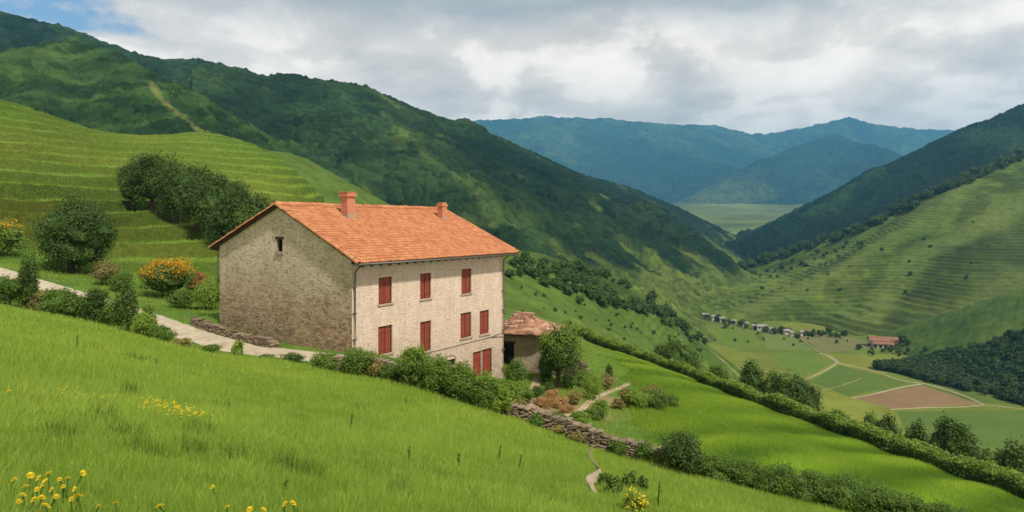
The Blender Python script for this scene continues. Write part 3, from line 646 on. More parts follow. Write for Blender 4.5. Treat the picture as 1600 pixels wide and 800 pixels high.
# gable faces (near and far) and rear wall
def gable(aa, sgn, ops):
    u = wall_panel(mb, (0, HW), (DROP, ZE+.29), [o_ for o_ in ops if o_[3] < ZE+.2], lambda u, z, i: (aa+sgn*i, u, z), .25)
    # triangle above the eaves, in strips that follow the roof
    bs = sorted(set(list(np.linspace(0, HW, 17))+[o_[i] for o_ in ops if o_[3] >= ZE+.2 for i in (0, 1)]))
    for b0, b1 in zip(bs[:-1], bs[1:]):
        lo = ZE+.29; o_ = [q for q in ops if q[3] >= ZE+.2 and q[0] < (b0+b1)/2 < q[1]]
        spans = [(lo, None)] if not o_ else [(lo, o_[0][2]), (o_[0][3], None)]
        for c, dd in spans:
            t0, t1 = (gtop(b0), gtop(b1)) if dd is None else (dd, dd)
            mb.add([(aa, b0, c), (aa, b1, c), (aa, b1, t1), (aa, b0, t0)], [[0, 1, 2, 3]]); u += [(b0, c), (b1, c), (b1, t1), (b0, t0)]
        for q in o_:
            for (p, r) in (((q[0], q[2]), (q[0], q[3])), ((q[0], q[3]), (q[1], q[3])), ((q[1], q[3]), (q[1], q[2])), ((q[1], q[2]), (q[0], q[2]))):
                mb.add([(aa, p[0], p[1]), (aa, r[0], r[1]), (aa+sgn*.25, r[0], r[1]), (aa+sgn*.25, p[0], p[1])], [[0, 1, 2, 3]]); u += [p, r, r, p]
            mb.add([(aa+sgn*.25, q[0], q[2]), (aa+sgn*.25, q[1], q[2]), (aa+sgn*.25, q[1], q[3]), (aa+sgn*.25, q[0], q[3])], [[0, 1, 2, 3]]); u += [(q[0], q[2]), (q[1], q[2]), (q[1], q[3]), (q[0], q[3])]
    return u
n0 = len(mb.q); uvG = gable(0, 1, [gwin, gslit]); uvG2 = gable(HL, -1, [])
mb.add([(0, HW, DROP), (HL, HW, DROP), (HL, HW, ZE+.7), (0, HW, ZE+.7)], [[0, 1, 2, 3]]); uvG2 += [(0, DROP), (HL, DROP), (HL, ZE+.7), (0, ZE+.7)]
VV = loc2(np.concatenate(mb.v)); QQ = np.concatenate(mb.q); nfr = len(uvF)//4
mi = np.r_[np.zeros(nfr, int), np.ones(len(QQ)-nfr, int)]
link('wall', mesh_np('wall', VV, QQ, mats=[M['front'], M['gable']], midx=mi, uv=np.array(uvF+uvG+uvG2), attrs={'v': np.zeros(len(VV))}), house)

# tiled roof: real barrel tiles, each course stepped over the one below
def tile_slope(p0, eu, ev, W, Ls, tw=.21, tl=.30, amp=.045, seed=1, step=.03, sag=0.0):
    """p0 eave corner, eu along the eave, ev up the slope (unit vectors)"""
    eu = np.array(eu); ev = np.array(ev); nn = np.cross(eu, ev); nn /= np.linalg.norm(nn)
    if nn[2] < 0: nn = -nn
    nt_ = max(2, int(round(W/tw))); nr = max(2, int(round(Ls/tl))); per = 6; rg = np.random.default_rng(seed)
    u = np.linspace(0, 1, nt_*per+1); prof = np.where((np.arange(nt_*per+1) % per) < 4, np.sin(np.clip((np.arange(nt_*per+1) % per)/4, 0, 1)*np.pi), -.25*np.sin(((np.arange(nt_*per+1) % per)-4)/2*np.pi))
    Vs = []; at = []; Q = []; cnt = 0; nu = len(u); tid = np.minimum((np.arange(nu)//per), nt_-1)
    rnd = rg.random((nr, nt_)); jit = rg.normal(0, .012, (nr, nt_))
    for r in range(nr):
        for s_, lift in ((r/nr, step), ((r+1)/nr+.012*0, 0.0)):
            base = p0+np.outer(u*W, eu)+ev*(s_*Ls)+np.outer(jit[r][tid], ev)*(1 if lift else .3)
            sg = -sag*np.sin(np.pi*u)[:, None]*np.sin(np.pi*np.clip(s_, 0, 1))*np.array([0, 0, 1])
            base = base+np.outer(prof*amp+lift+.01+.012*fbm(u*W*.7, np.full(nu, s_*Ls*.7), 3, seed), nn)+sg
            Vs.append(base); at.append(rnd[r][tid])
        # the front lip
        lipv = Vs[-2]-np.outer(np.full(nu, .035), nn); Vs.append(lipv); at.append(rnd[r][tid]*.3)
        a = cnt; b = cnt+nu; c = cnt+2*nu; i = np.arange(nu-1)
        Q += [np.c_[a+i, a+i+1, b+i+1, b+i], np.c_[c+i, c+i+1, a+i+1, a+i]]; cnt += 3*nu
    return np.concatenate(Vs), np.concatenate(Q), np.concatenate(at)
OG0, OG1 = .22, .80
roof_mb = MB(); Wd = HL+OG0+OG1
h1 = math.hypot(HW/2+OE, ZR-ZE)
Vt, Qt, At = tile_slope(np.array([-OG0, -OE, ZE]), (1, 0, 0), (0, (HW/2+OE)/h1, (ZR-ZE)/h1), Wd, h1, seed=3); roof_mb.add(Vt, Qt, a=At)
h2 = math.hypot(HW/2+OE, ZR-ZE-RISE)
Vt, Qt, At = tile_slope(np.array([-OG0, HW+OE, ZE+RISE]), (1, 0, 0), (0, -(HW/2+OE)/h2, (ZR-ZE-RISE)/h2), Wd, h2, seed=4); roof_mb.add(Vt, Qt, a=At)
# deck under the tiles
dk = MB(); th = .10
for (b0, z0, b1, z1) in ((-OE, ZE, HW/2, ZR), (HW+OE, ZE+RISE, HW/2, ZR)):
    c = [(-OG0+.02, b0, z0-.012), (-OG0+Wd-.02, b0, z0-.012), (-OG0+Wd-.02, b1, z1-.012), (-OG0+.02, b1, z1-.012)]
    c2 = [(p[0], p[1], p[2]-th) for p in c]
    dk.add(c+c2, [[0, 1, 2, 3], [4, 7, 6, 5], [0, 4, 5, 1], [1, 5, 6, 2], [2, 6, 7, 3], [3, 7, 4, 0]])
roof = hadd(roof_mb, 'roof', M['tiles'])
hadd(dk, 'roof_deck', M['wood'], roof)
# ridge and verge tiles
def half_round(mb, p, q, r0, n=6, over=.06, a=None, up=(0, 0, 1)):
    p = np.array(p, float); q = np.array(q, float); L = np.linalg.norm(q-p); k = max(1, int(L/.38)); d = (q-p)/L
    s = np.cross(d, up); s /= np.linalg.norm(s); w = np.cross(s, d); an = np.linspace(-.15, np.pi+.15, n+1)
    for i in range(k):
        c0 = p+d*(L*i/k); c1 = p+d*(L*(i+1)/k+over); jz = RNG.normal(0, .010)
        A = np.array([c0+(s*math.cos(t)+w*math.sin(t))*r0*1.08 for t in an]); B = np.array([c1+(s*math.cos(t)+w*math.sin(t))*r0*.9 for t in an])
        V = np.vstack([A, B])+w*jz; m_ = len(an); qd = [[j, j+1, m_+j+1, m_+j] for j in range(m_-1)]+[[m_-1-j, j, j, m_-1-j] for j in range(0)]
        mb.add(V, qd, a=RNG.random())
rt = MB(); half_round(rt, (-OG0-.03, HW/2, ZR+.03), (-OG0+Wd+.03, HW/2, ZR+.03), .16); hadd(rt, 'ridge_tiles', M['tiles'], roof)
for aa in (-OG0+.02, -OG0+Wd-.02):
    vt = MB(); half_round(vt, (aa, -OE-.05, ZE+.02), (aa, HW/2, ZR+.03), .115); half_round(vt, (aa, HW+OE+.05, ZE+RISE+.02), (aa, HW/2, ZR+.03), .115); hadd(vt, 'verge_tiles', M['tiles'], roof)
# rafters ends under the eave and at the gable
rf = MB()
for a in np.arange(0.1, HL+.3, .62):
    sl_ = (ZR-ZE)/(HW/2+OE); rf.add([(a+dx, b, ZE+sl_*(b+OE)-.125-dz) for dx in (0, .10) for b in (-OE+.06, -.01) for dz in (0, .12)], [[0, 1, 3, 2], [4, 6, 7, 5], [0, 4, 5, 1], [2, 3, 7, 6], [0, 2, 6, 4], [1, 5, 7, 3]])
hadd(rf, 'rafter_ends', M['wood'], roof)
fa = MB(); fa.box((-.05, -.16, ZE-.06), (HL+.05, -.003, ZE+.24)); hadd(fa, 'eave_board', M['wood'])
# chimneys
def roof_pt(px, py):  # photo pixel on the front slope -> a, b
    best = None
    for a in np.arange(0, HL, .05):
        for b in np.arange(0, HW/2+.3, .1):
            q = hw(a, b, 0); z = float(roofz(b))+ZB; X = 800+F*q[0]/q[1]; Y = HY-F*z/q[1]; e = (X-px)**2+(Y-py)**2
            if best is None or e < best[0]: best = (e, a, b)
    return best[1:]
for (px, py, htop, w, cap) in ((544, 338, 1.42, .56, 1), (691, 342, 1.12, .46, 0)):
    a, b = roof_pt(px, py); zb = float(roofz(b)); c = MB()
    c.box((a-w/2, b-w/2, zb-.5), (a+w/2, b+w/2, zb+htop-.28))
    ch = hadd(c, 'chimney', M['brick'], roof)
    c = MB()
    if cap:
        c.box((a-w*.66, b-w*.66, zb+htop-.277), (a+w*.66, b+w*.66, zb+htop-.14)); c.box((a-w*.58, b-w*.58, zb+htop-.137), (a+w*.58, b+w*.58, zb+htop-.05)); c.box((a-w*.62, b-w*.62, zb+htop-.047), (a+w*.62, b+w*.62, zb+htop))
    else:
        c.box((a-w*.60, b-w*.60, zb+htop-.277), (a+w*.60, b+w*.60, zb+htop-.12)); c.box((a-w*.46, b-w*.46, zb+htop-.117), (a+w*.46, b+w*.46, zb+htop))
    hadd(c, 'chimney_cap', M['brick'], roof)
    c = MB(); c.box((a-w*.56, b-w*.56, zb-.36), (a+w*.56, b+w*.56, zb+.10)); hadd(c, 'chimney_flashing', M['sill'], roof)
# shuttered windows
def shutters(a0, a1, z0, z1, nm='window'):
    fr = MB(); t = .05; y0, y1 = .07, .16
    fr.box((a0+.003, y0, z0+.003), (a0+t, y1, z1-.003)); fr.box((a1-t, y0, z0+.003), (a1-.003, y1, z1-.003)); fr.box((a0+t+.002, y0, z1-t), (a1-t-.002, y1, z1-.003)); fr.box((a0+t+.002, y0, z0+.003), (a1-t-.002, y1, z0+t))
    w = hadd(fr, nm, M['shutter_dark'])
    mid = (a0+a1)/2+RNG.normal(0, .01)
    for s0, s1 in ((a0+t+.012, mid-.018), (mid+.018, a1-t-.012)):
        sh = MB(); lo, hi = z0+t+.012, z1-t-.012; n_ = 3; bw = (s1-s0)/n_
        off_ = RNG.uniform(0, .015)
        for i in range(n_): sh.box((s0+i*bw+.005, .085+off_, lo), (s0+(i+1)*bw-.005, .125+off_, hi), a=RNG.random())
        for zz_ in (lo+(hi-lo)*.16, lo+(hi-lo)*.84): sh.box((s0+.01, .062+off_, zz_-.045), (s1-.01, .083+off_, zz_+.045), a=RNG.random())
        hadd(sh, 'shutter', M['shutter'], w)
    bk = MB(); bk.box((a0+t, .165, z0+t), (a1-t, .20, z1-t)); hadd(bk, 'pane', M['dark'], w)
    sl_ = MB(); sl_.box((a0-.08, -.06, z0-.09), (a1+.08, .065, z0-.004), jit=.006); hadd(sl_, 'sill', M['sill'], w)
    return w
for o_ in fo: shutters(*o_)
# front door: two red leaves, one half open on the dark passage, worn plaster round it
fr = MB(); a0, a1, z0, z1 = door
fr.box((a0+.003, .06, z0), (a0+.08, .19, z1-.003)); fr.box((a1-.08, .06, z0), (a1-.003, .19, z1-.003)); fr.box((a0+.082, .06, z1-.09), (a1-.082, .19, z1-.003))
dr = hadd(fr, 'door', M['shutter_dark'])
mid = a0+(a1-a0)*.46
for s0, s1, top in ((a0+.085, mid-.06, z1-.1), (mid+.10, a1-.085, z1-.1)):
    sh = MB(); bw = (s1-s0)/4
    for i in range(4): sh.box((s0+i*bw+.004, .09, z0+.02), (s0+(i+1)*bw-.004, .14, top), a=RNG.random())
    for zz_ in (z0+.35, z0+1.3, top-.3): sh.box((s0+.01, .066, zz_-.05), (s1-.01, .088, zz_+.05), a=.4)
    hadd(sh, 'door_leaf', M['shutter'], dr)
c = MB(); c.box((mid-.06, .03, z0), (mid+.10, .17, z1-.092)); hadd(c, 'door_post', M['sill'], dr)
c = MB(); c.box((a0-.2, -.35, z0-.2), (a1+.2, .2, z0-.004)); hadd(c, 'door_step', M['sill'], dr)
# cellar vent under a small worn arch
fr = MB(); a0, a1, z0, z1 = vent
fr.box((a0+.01, .10, z0+.01), (a1-.01, .17, z1-.01)); vw = hadd(fr, 'cellar_vent', M['dark'])
ar = MB(); an = np.linspace(0.08, np.pi-.08, 8)
for t0, t1 in zip(an[:-1], an[1:]):
    r_ = (a1-a0)/2; cx = (a0+a1)/2
    ar.add([(cx-math.cos(t)*rr, yy, z1+math.sin(t)*rr*.42-.02) for t in (t0+.01, t1-.01) for rr in (r_*.98, r_*1.22) for yy in (-.035, -.003)], [[0, 1, 3, 2], [4, 6, 7, 5], [0, 4, 5, 1], [2, 3, 7, 6], [0, 2, 6, 4], [1, 5, 7, 3]], a=RNG.random())
hadd(ar, 'arch', M['sill'], vw)
# gable window and slit
fr = MB(); b0, b1, z0, z1 = gwin
fr.box((.12, b0+.003, z0+.003), (.19, b0+.07, z1-.003)); fr.box((.12, b1-.07, z0+.003), (.19, b1-.003, z1-.003)); fr.box((.12, b0+.072, z1-.07), (.19, b1-.072, z1-.003))
gw = hadd(fr, 'window', M['wood']); c = MB(); c.box((.20, b0+.01, z0+.01), (.235, b1-.01, z1-.01)); hadd(c, 'pane', M['dark'], gw)
c = MB(); c.box((-.07, b0-.1, z0-.15), (.10, b1+.1, z0-.004), jit=.006); hadd(c, 'sill', M['sill'], gw)
c = MB(); c.box((-.03, b0-.12, z1+.004), (.10, b1+.12, z1+.13), jit=.006); hadd(c, 'lintel', M['wood'], gw)
# gutter and downpipes
gt = MB(); gt.tube([(-.25, -OE-.05, ZE-.055), (HL*.5, -OE-.05, ZE-.085), (HL+OG1-.1, -OE-.05, ZE-.11)], .055, 8); hadd(gt, 'gutter', M['pipe'], smooth=True)
for a, zt, zb_ in ((.10, ZE-.15, -1.2), (HL-.12, ZE-.15, -5.0)):
    p = MB(); p.tube([(a, -OE+.0, ZE-.12), (a, -.42, ZE-.2), (a, -.13, ZE-.45), (a, -.12, ZE-.9), (a, -.12, zb_)], .045, 8); dp = hadd(p, 'downpipe', M['pipe'], smooth=True)
    for zz_ in np.arange(ZE-1.2, zb_, -1.3): c = MB(); c.box((a-.07, -.18, zz_-.025), (a+.07, -.003, zz_+.025)); hadd(c, 'pipe_bracket', M['pipe'], dp)
c = MB(); c.tube([(-.02, HW+.12, ZE+.1), (-.06, HW+.10, ZE-.3), (-.06, HW+.12, ZE-1.0), (-.05, HW+.05, ZE-1.6)], .04, 8); hadd(c, 'downpipe', M['pipe'], smooth=True)
p0 = wallpx(618, 561); p1 = wallpx(690, 545); p2 = wallpx(776, 524)
c = MB(); c.tube([(p0[0], -.02, p0[1]), (p1[0], -.02, p1[1]-.05), (p2[0], -.02, p2[1])], .016, 6); hadd(c, 'wall_cable', M['pipe'])
c = MB(); q0 = wallpx(768, 527); c.tube([(q0[0], -.03, q0[1]), (q0[0]+.5, -.14, q0[1]+.12), (HL-.12, -.2, q0[1]+.12)], .03, 6); hadd(c, 'wall_pipe', M['pipe'])

# ------------------------------------------------------------------ small outbuilding beyond the house
AC = np.array([1.0, 46.6]); AZ = -11.4; AY = .30
annex = empty('outbuilding', (AC[0], AC[1], AZ), 'small stone outbuilding with a humped old tile roof beside the farmhouse', 'outbuilding', rz=-AY)
aw, ad, ah = 2.05, 1.9, 3.35
mb = MB(); uv = []
uv += wall_panel(mb, (-aw, aw), (-1.5, ah), [(-1.25, -.30, .45, 2.55), (-1.9, -1.45, 1.5, 2.9)], lambda u, z, i: (u, -ad+i, z), .35)
uv += wall_panel(mb, (-ad, ad), (-1.5, ah), [], lambda u, z, i: (aw, u, z), .3)
uv += wall_panel(mb, (-ad, ad), (-1.5, ah), [], lambda u, z, i: (-aw, u, z), .3)
uv += wall_panel(mb, (-aw, aw), (-1.5, ah), [], lambda u, z, i: (u, ad, z), .3)
VV = np.concatenate(mb.v); link('wall', mesh_np('wall', VV, np.concatenate(mb.q), mats=[M['annexwall']], uv=np.array(uv), attrs={'v': np.zeros(len(VV))}), annex)
c = MB(); c.box((-1.24, -ad+.30, .46), (-.31, -ad+.34, 2.54)); dd = c.build('door', M['dark'], annex)
c = MB(); c.box((-1.34, -ad-.04, 2.555), (-.2, -ad+.2, 2.72)); c.build('lintel', M['wood'], dd)
c = MB(); c.box((-1.44-.45, -ad+.28, 1.51), (-1.46, -ad+.33, 2.89)); c.build('window', M['dark'], annex)
# hipped, sagging roof of loose barrel tiles drawn up into a round hump
rm = MB(); rw, rd = aw+.75, ad+.75; topz = 1.05
per = 96; rings = 11
ang = np.linspace(0, 2*np.pi, per, endpoint=False)
def outline(t, k):  # a rounded rectangle shrinking to the hump
    ex = 5-3*k; c_, s_ = np.cos(t), np.sin(t); r = (np.abs(c_)**ex+np.abs(s_)**ex)**(-1/ex); return c_*r, s_*r
prevc = 0; Vs = []; As = []; Qs = []; cnt = 0; rr = np.random.default_rng(5)
for ri in range(rings):
    k0, k1 = ri/rings, (ri+1)/rings+.01
    tid = rr.random(per//4)
    for k_, lift in ((k0, .035), (k1, 0)):
        f_ = 1-k_*.78; X_, Y_ = outline(ang, k_); zz_ = ah+.05+topz*(.55*k_+.45*k_**2.4)+.045*np.abs(np.sin(ang*per/8))+lift+.03*fbm(X_*3, Y_*3, 2, 8)
        Vs.append(np.c_[X_*rw*f_-.15*k_, Y_*rd*f_, zz_]); As.append(np.repeat(tid, 4))
    i = np.arange(per); j = (i+1) % per; Qs.append(np.c_[cnt+i, cnt+j, cnt+per+j, cnt+per+i])
    low = Vs[-2].copy(); low[:, 2] -= .07; Vs.append(low); As.append(np.repeat(tid, 4)*.4); Qs.append(np.c_[cnt+2*per+i, cnt+2*per+j, cnt+j, cnt+i]); cnt += 3*per
rm.add(np.concatenate(Vs), np.concatenate(Qs), a=np.concatenate(As))
ar_ = rm.build('roof', M['oldtiles'], annex)
hm_ = MB(); zt = ah+topz+.02
for y_ in np.linspace(-.42, .42, 5): half_round(hm_, (-.75, y_, zt+.10-.25*y_*y_), (.62, y_*1.05, zt+.04-.25*y_*y_), .13)
hm_.box((-.72, -.5, zt-.35), (.55, .5, zt+.06)); hm_.build('ridge_tiles', M['oldtiles'], ar_)
st_ = MB(); Vd = np.concatenate([np.c_[outline(ang, 0)[0]*rw*.985, outline(ang, 0)[1]*rd*.985, np.full(per, ah+.02)], np.c_[outline(ang, 0)[0]*rw*.985, outline(ang, 0)[1]*rd*.985, np.full(per, ah-.10)]])
i = np.arange(per); j = (i+1) % per; st_.add(np.vstack([Vd, [0, 0, ah+.02], [0, 0, ah-.10]]), np.c_[i, j, per+j, per+i], np.vstack([np.c_[i, j, np.full(per, 2*per)], np.c_[per+j, per+i, np.full(per, 2*per+1)]])); st_.build('eave_board', M['wood'], ar_)
# ------------------------------------------------------------------ plants
def unit(v): return v/(np.linalg.norm(v, axis=-1, keepdims=True)+1e-9)
def leaf_quads(C, NR, L, W, rg, bias=.8, droop=0.0):
    n = len(C); nn = unit(NR*bias+rg.normal(0, 1, (n, 3))*.6); a = rg.normal(0, 1, (n, 3)); a[:, 2] -= droop; a = unit(np.cross(nn, np.cross(a, nn))); b = np.cross(nn, a)
    l = (L*rg.uniform(.6, 1.3, n))[:, None]; w = (W*rg.uniform(.6, 1.3, n))[:, None]
    V = np.stack([C-a*l*.5, C+b*w*.5-a*l*.05, C+a*l*.5+nn*l*.08, C-b*w*.5-a*l*.05], 1).reshape(-1, 3); return V, np.arange(4*n).reshape(n, 4)
def blob(rx, ry, rz, cz, seed, n=12, amp=.18):
    th = np.linspace(0, np.pi, n); ph = np.linspace(0, 2*np.pi, 2*n, endpoint=False); T, Pp = np.meshgrid(th, ph, indexing='ij')
    r = 1+amp*fbm(np.cos(Pp)*1.5+np.cos(T)*2+seed, np.sin(Pp)*1.5+T, 3, seed)*np.sin(T)
    V = np.stack([rx*r*np.sin(T)*np.cos(Pp), ry*r*np.sin(T)*np.sin(Pp), cz+rz*r*np.cos(T)], -1).reshape(-1, 3); m = 2*n
    Q = [[i*m+j, i*m+(j+1) % m, (i+1)*m+(j+1) % m, (i+1)*m+j] for i in range(n-1) for j in range(m)]; return V, np.array(Q)
def crown(name, R, cz, nleaf, leaf, mats, seed, nclump=26, cr=.34, flat_bottom=None, top_flower=None, core=.66, aspect=.62, shape='round', zmin=0.02, flower_amt=.6):
    """leaf-sized faces gathered in clumps through the crown's volume; mats[0] leaves, mats[1] blossom"""
    rg = np.random.default_rng(seed); R = np.array(R, float)
    D = unit(rg.normal(0, 1, (nclump, 3))); D[:, 2] = np.where(D[:, 2] < -.82, -D[:, 2], D[:, 2]); D = unit(D)
    rad = rg.uniform(.42, .80, nclump); rad[::5] *= rg.uniform(.9, 1.22, len(rad[::5]))
    if shape == 'column': rad = rg.uniform(.3, .8, nclump)
    CC = D*rad[:, None]*R; s = cr*rg.uniform(.60, 1.35, nclump)
    if shape == 'cone': f = 1-np.clip((CC[:, 2]/R[2]+1)/2, 0, 1)*.75; CC[:, :2] *= f[:, None]*1.25; s *= f+.25
    k = rg.choice(nclump, nleaf, p=s**2/np.sum(s**2)); dn = unit(rg.normal(0, 1, (nleaf, 3))); rr = np.where(rg.random(nleaf) < .12, rg.uniform(1.0, 1.45, nleaf), rg.uniform(.45, 1.08, nleaf))
    C = CC[k]+dn*(rr*s[k])[:, None]*R*.95
    C[:, 2] += cz; ok = C[:, 2] > zmin; C = C[ok]; dn = dn[ok]; k = k[ok]
    out = unit((C-[0, 0, cz])/R); V, Q = leaf_quads(C, unit(dn+out*.7+[0, 0, .35]), leaf, leaf*aspect, rg)
    kv = rg.random(nclump); v = np.clip(.45*kv[k]+.55*rg.random(len(C)), 0, 1); v = np.repeat(v, 4); mi = np.zeros(len(Q), int)
    if top_flower is not None:
        hz = (C[:, 2]-cz)/R[2]; mi[(hz+rg.normal(0, .22, len(C)) > top_flower) & (rg.random(len(C)) < flower_amt)] = 1
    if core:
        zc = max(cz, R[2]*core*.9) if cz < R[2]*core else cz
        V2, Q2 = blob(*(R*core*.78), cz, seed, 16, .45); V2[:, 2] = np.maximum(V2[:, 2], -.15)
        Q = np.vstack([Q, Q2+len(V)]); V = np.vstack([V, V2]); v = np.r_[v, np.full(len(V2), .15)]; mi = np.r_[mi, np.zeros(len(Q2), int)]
    return mesh_np(name, V, Q, mats=mats, attrs={'v': v}, midx=mi)
def stems(name, h, R, n, r0, seed, trunk=True):
    rg = np.random.default_rng(seed); mb = MB()
    if trunk:
        b = rg.normal(0, .06, 2)*h; zz = np.linspace(-.25, h*.72, 7); mb.tube(np.c_[b[0]*(zz/h)**2*1.5, b[1]*(zz/h)**2*1.5, zz], np.linspace(r0*1.35, r0*.45, 7), 8)
        for i in range(n):
            t = rg.uniform(.35, .9); z0 = h*.72*t; a = rg.uniform(0, 6.28); e = np.array([np.cos(a)*R*.7, np.sin(a)*R*.7, z0+h*rg.uniform(.12, .32)]); p = np.array([b[0]*(z0/h)**2*1.5, b[1]*(z0/h)**2*1.5, z0])
            mb.tube([p, p*.5+e*.5+[0, 0, .04*h], e], [r0*.5, r0*.3, r0*.1], 5)
    else:
        for i in range(n):
            a = rg.uniform(0, 6.28); e = np.array([np.cos(a)*R*.6, np.sin(a)*R*.6, h*rg.uniform(.5, .8)]); p = np.array([np.cos(a)*R*.1, np.sin(a)*R*.1, -.1])
            mb.tube([p, p*.6+e*.4+[0, 0, .1*h], e], [r0, r0*.7, r0*.25], 5)
    return mesh_np(name, np.concatenate(mb.v), np.concatenate(mb.q), np.concatenate(mb.t), [M['bark']], {'v': np.concatenate(mb.a)})
def ground_at(px, py, d=None, only=('meadow', 'T1', 'T2', 'valley', 'R1', 'R0', 'M1b', 'R2', 'M2')):
    if d is None:
        h = hit(px, py, only); p = h[0]; return Vector(p)
    x = (px-800)/F*d; z = drop(x, d, only); return Vector((x, d, z))
SEED = [100]
def plant(kind, p, w, h, mat, label, cat='shrub', group=None, leaf=.10, n=3500, flower=None, fl=.45, trunk=False, cr=.34, nclump=26, asp=.62, shape='round', fam=.6, core=.66, depth=None, bark_r=None):
    """w, h in metres, p the point it stands on"""
    SEED[0] += 1; s = SEED[0]; root = empty(kind, p, label, cat, group, rz=0)
    R = np.array([w/2, (depth or w)/2, h*.56])*.92; cz = h*.44; asp = min(asp, .6)
    if trunk: R[2] = h*.5*.95; cz = h*.50
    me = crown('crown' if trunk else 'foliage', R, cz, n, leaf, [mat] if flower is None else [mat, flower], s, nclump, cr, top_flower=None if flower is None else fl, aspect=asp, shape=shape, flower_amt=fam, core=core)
    link('crown' if trunk else 'foliage', me, root)
    link('trunk' if trunk else 'stem', stems('trunk' if trunk else 'stem', h, w/2, 7 if trunk else 5, bark_r or (max(.05, h*.028) if trunk else max(.012, h*.012)), s, trunk), root)
    return root
def pplant(kind, px, py, wpx, hpx, mat, label, d=None, only=None, **kw):
    p = ground_at(px, py, d) if only is None else ground_at(px, py, d, only)
    return plant(kind, p, wpx*p.y/F, hpx*p.y/F, mat, label, **kw)
LD, LM, LL, DRY = M['leaf_dark'], M['leaf_mid'], M['leaf_light'], M['leaf_dry']
# beside the road
pplant('shrub', 12, 482, 64, 46, LM, 'loose green shrub at the end of the verge where the pale road leaves the picture', d=29, n=4200)
pplant('shrub', 45, 490, 32, 92, LD, 'tall narrow dark shrub standing up between the meadow and the road', d=29.2, n=4200, shape='column', cr=.42)
pplant('shrub', 88, 503, 72, 44, LM, 'wide ragged green shrub on the verge right of the tall narrow shrub', d=29, n=4500)
pplant('shrub', 120, 505, 54, 40, DRY, 'yellowed dry bush on the verge between road and meadow', d=30.2, n=2800)
pplant('shrub', 152, 515, 46, 60, LD, 'dense dark green bush on the verge, lower of the pair by the road bend', d=29, n=4200)
pplant('shrub', 198, 524, 38, 82, LD, 'upright dark bush on the verge, taller of the pair by the road bend', d=29.2, n=4200, shape='column', cr=.4)
pplant('shrub', 226, 529, 44, 52, LL, 'pale green bush where the white road comes out from behind the verge', d=29, n=3800)
pplant('shrub', 372, 560, 22, 30, LL, 'small pale tuft of weeds at the meadow edge below the gable', d=28.2, n=900, cat='weed')
for i, (px, py, w, h, mt) in enumerate(((258, 537, 40, 20, LM), (285, 541, 34, 14, DRY), (330, 551, 40, 12, LM), (415, 562, 40, 12, LM), (455, 566, 46, 16, LD))):
    pplant('weed_clump', px, py, w, h, mt, ['green weed clump at the meadow edge by the road bend', 'dry weed clump at the meadow edge beside the white road', 'low flat green weed clump between meadow and road', 'low green weed clump below the dark stain of the gable', 'dark weed clump at the end of the road by the house corner'][i], d=28.1, n=1300, leaf=.08, cat='weed')
pplant('round_tree', 120, 441, 134, 128, LD, 'large round dark tree standing on the far side of the road', d=53, n=24000, leaf=.18, cat='tree', trunk=False, cr=.24, nclump=110, core=.86, bark_r=.14)
pplant('shrub', 4, 424, 96, 62, LM, 'green shrub with orange blossom on top at the left end of the road', d=54, flower=M['petal_orange'], fl=.45, n=6000, leaf=.16, fam=.45)
pplant('flowering_shrub', 262, 478, 98, 70, LD, 'rounded shrub covered in yellow orange blossom beside the road', d=45.5, flower=M['petal_orange'], fl=.22, n=9000, leaf=.13, nclump=46, cr=.28, core=.76, fam=.8)
pplant('flowering_shrub', 310, 470, 42, 44, LM, 'small shrub with pink and orange blossom next to the yellow one', d=46.5, flower=M['petal_pink'], fl=.1, n=3000, leaf=.13)
pplant('shrub', 163, 462, 48, 42, DRY, 'brownish twiggy bush in front of the terraces by the round tree', d=47, n=2600, leaf=.13)
pplant('shrub', 190, 470, 48, 34, LM, 'green bush on the far road edge between brown bush and flowering shrub', d=45, n=2600, leaf=.12)
pplant('shrub', 285, 502, 62, 34, LM, 'low green bush by the road in front of the flowering shrub', d=41.5, n=3800, leaf=.11)
pplant('shrub', 326, 508, 62, 52, LL, 'light green bush growing against the rear end of the gable wall', d=42, n=4500, leaf=.11)
pplant('shrub', 352, 470, 40, 50, LM, 'bush behind the left rear corner of the farmhouse', d=47, n=2600, leaf=.13)
for i, (px, py, w, h, dd) in enumerate(((207, 298, 58, 80, 88), (238, 308, 72, 96, 87), (276, 324, 84, 112, 85), (308, 344, 86, 110, 80), (336, 356, 92, 110, 77), (368, 376, 96, 120, 73), (400, 384, 88, 108, 71), (424, 392, 58, 80, 70), (356, 345, 80, 96, 84))):
    lab = ['small rounded dark tree at the upper end of the tree clump on the terraces', 'dark tree second from the upper end of the clump on the terraces', 'tallest dark tree at the top of the clump on the terraces', 'dark tree in the upper middle of the clump on the terraces', 'broad dark tree in the middle of the clump on the terraces', 'broad dark tree in the lower half of the clump above the gable roof', 'dark tree near the lower end of the clump beside the roof', 'smallest tree of the clump, almost touching the roof', 'dark tree at the back of the clump on the terraces'][i]
    pplant('broadleaf_tree', px, py, w, h, LD, lab, d=dd, n=11000, leaf=.26, cat='tree', trunk=True, cr=.27, nclump=60, core=.8, group='dark trees in the clump on the terraces')
for px, py, w, h, dd, mt, lb in ((70, 496, 60, 40, 29.6, DRY, 'yellowed bush just right of the tall narrow shrub'), (108, 506, 60, 46, 28.9, LM, 'green bush low on the verge, left of the dense dark bush'), (174, 520, 48, 48, 29.1, LM, 'mid green bush between the two dark bushes of the pair'), (30, 470, 70, 40, 33, LL, 'pale bush at the left frame above the verge'), (246, 534, 40, 26, 28.6, LM, 'small green bush below the pale green one at the road bend'), (135, 492, 70, 30, 32.5, DRY, 'dry yellow brush along the near edge of the road')):
    pplant('shrub', px, py, w, h, mt, lb, d=dd, n=4200, leaf=.09, nclump=44, cr=.28)
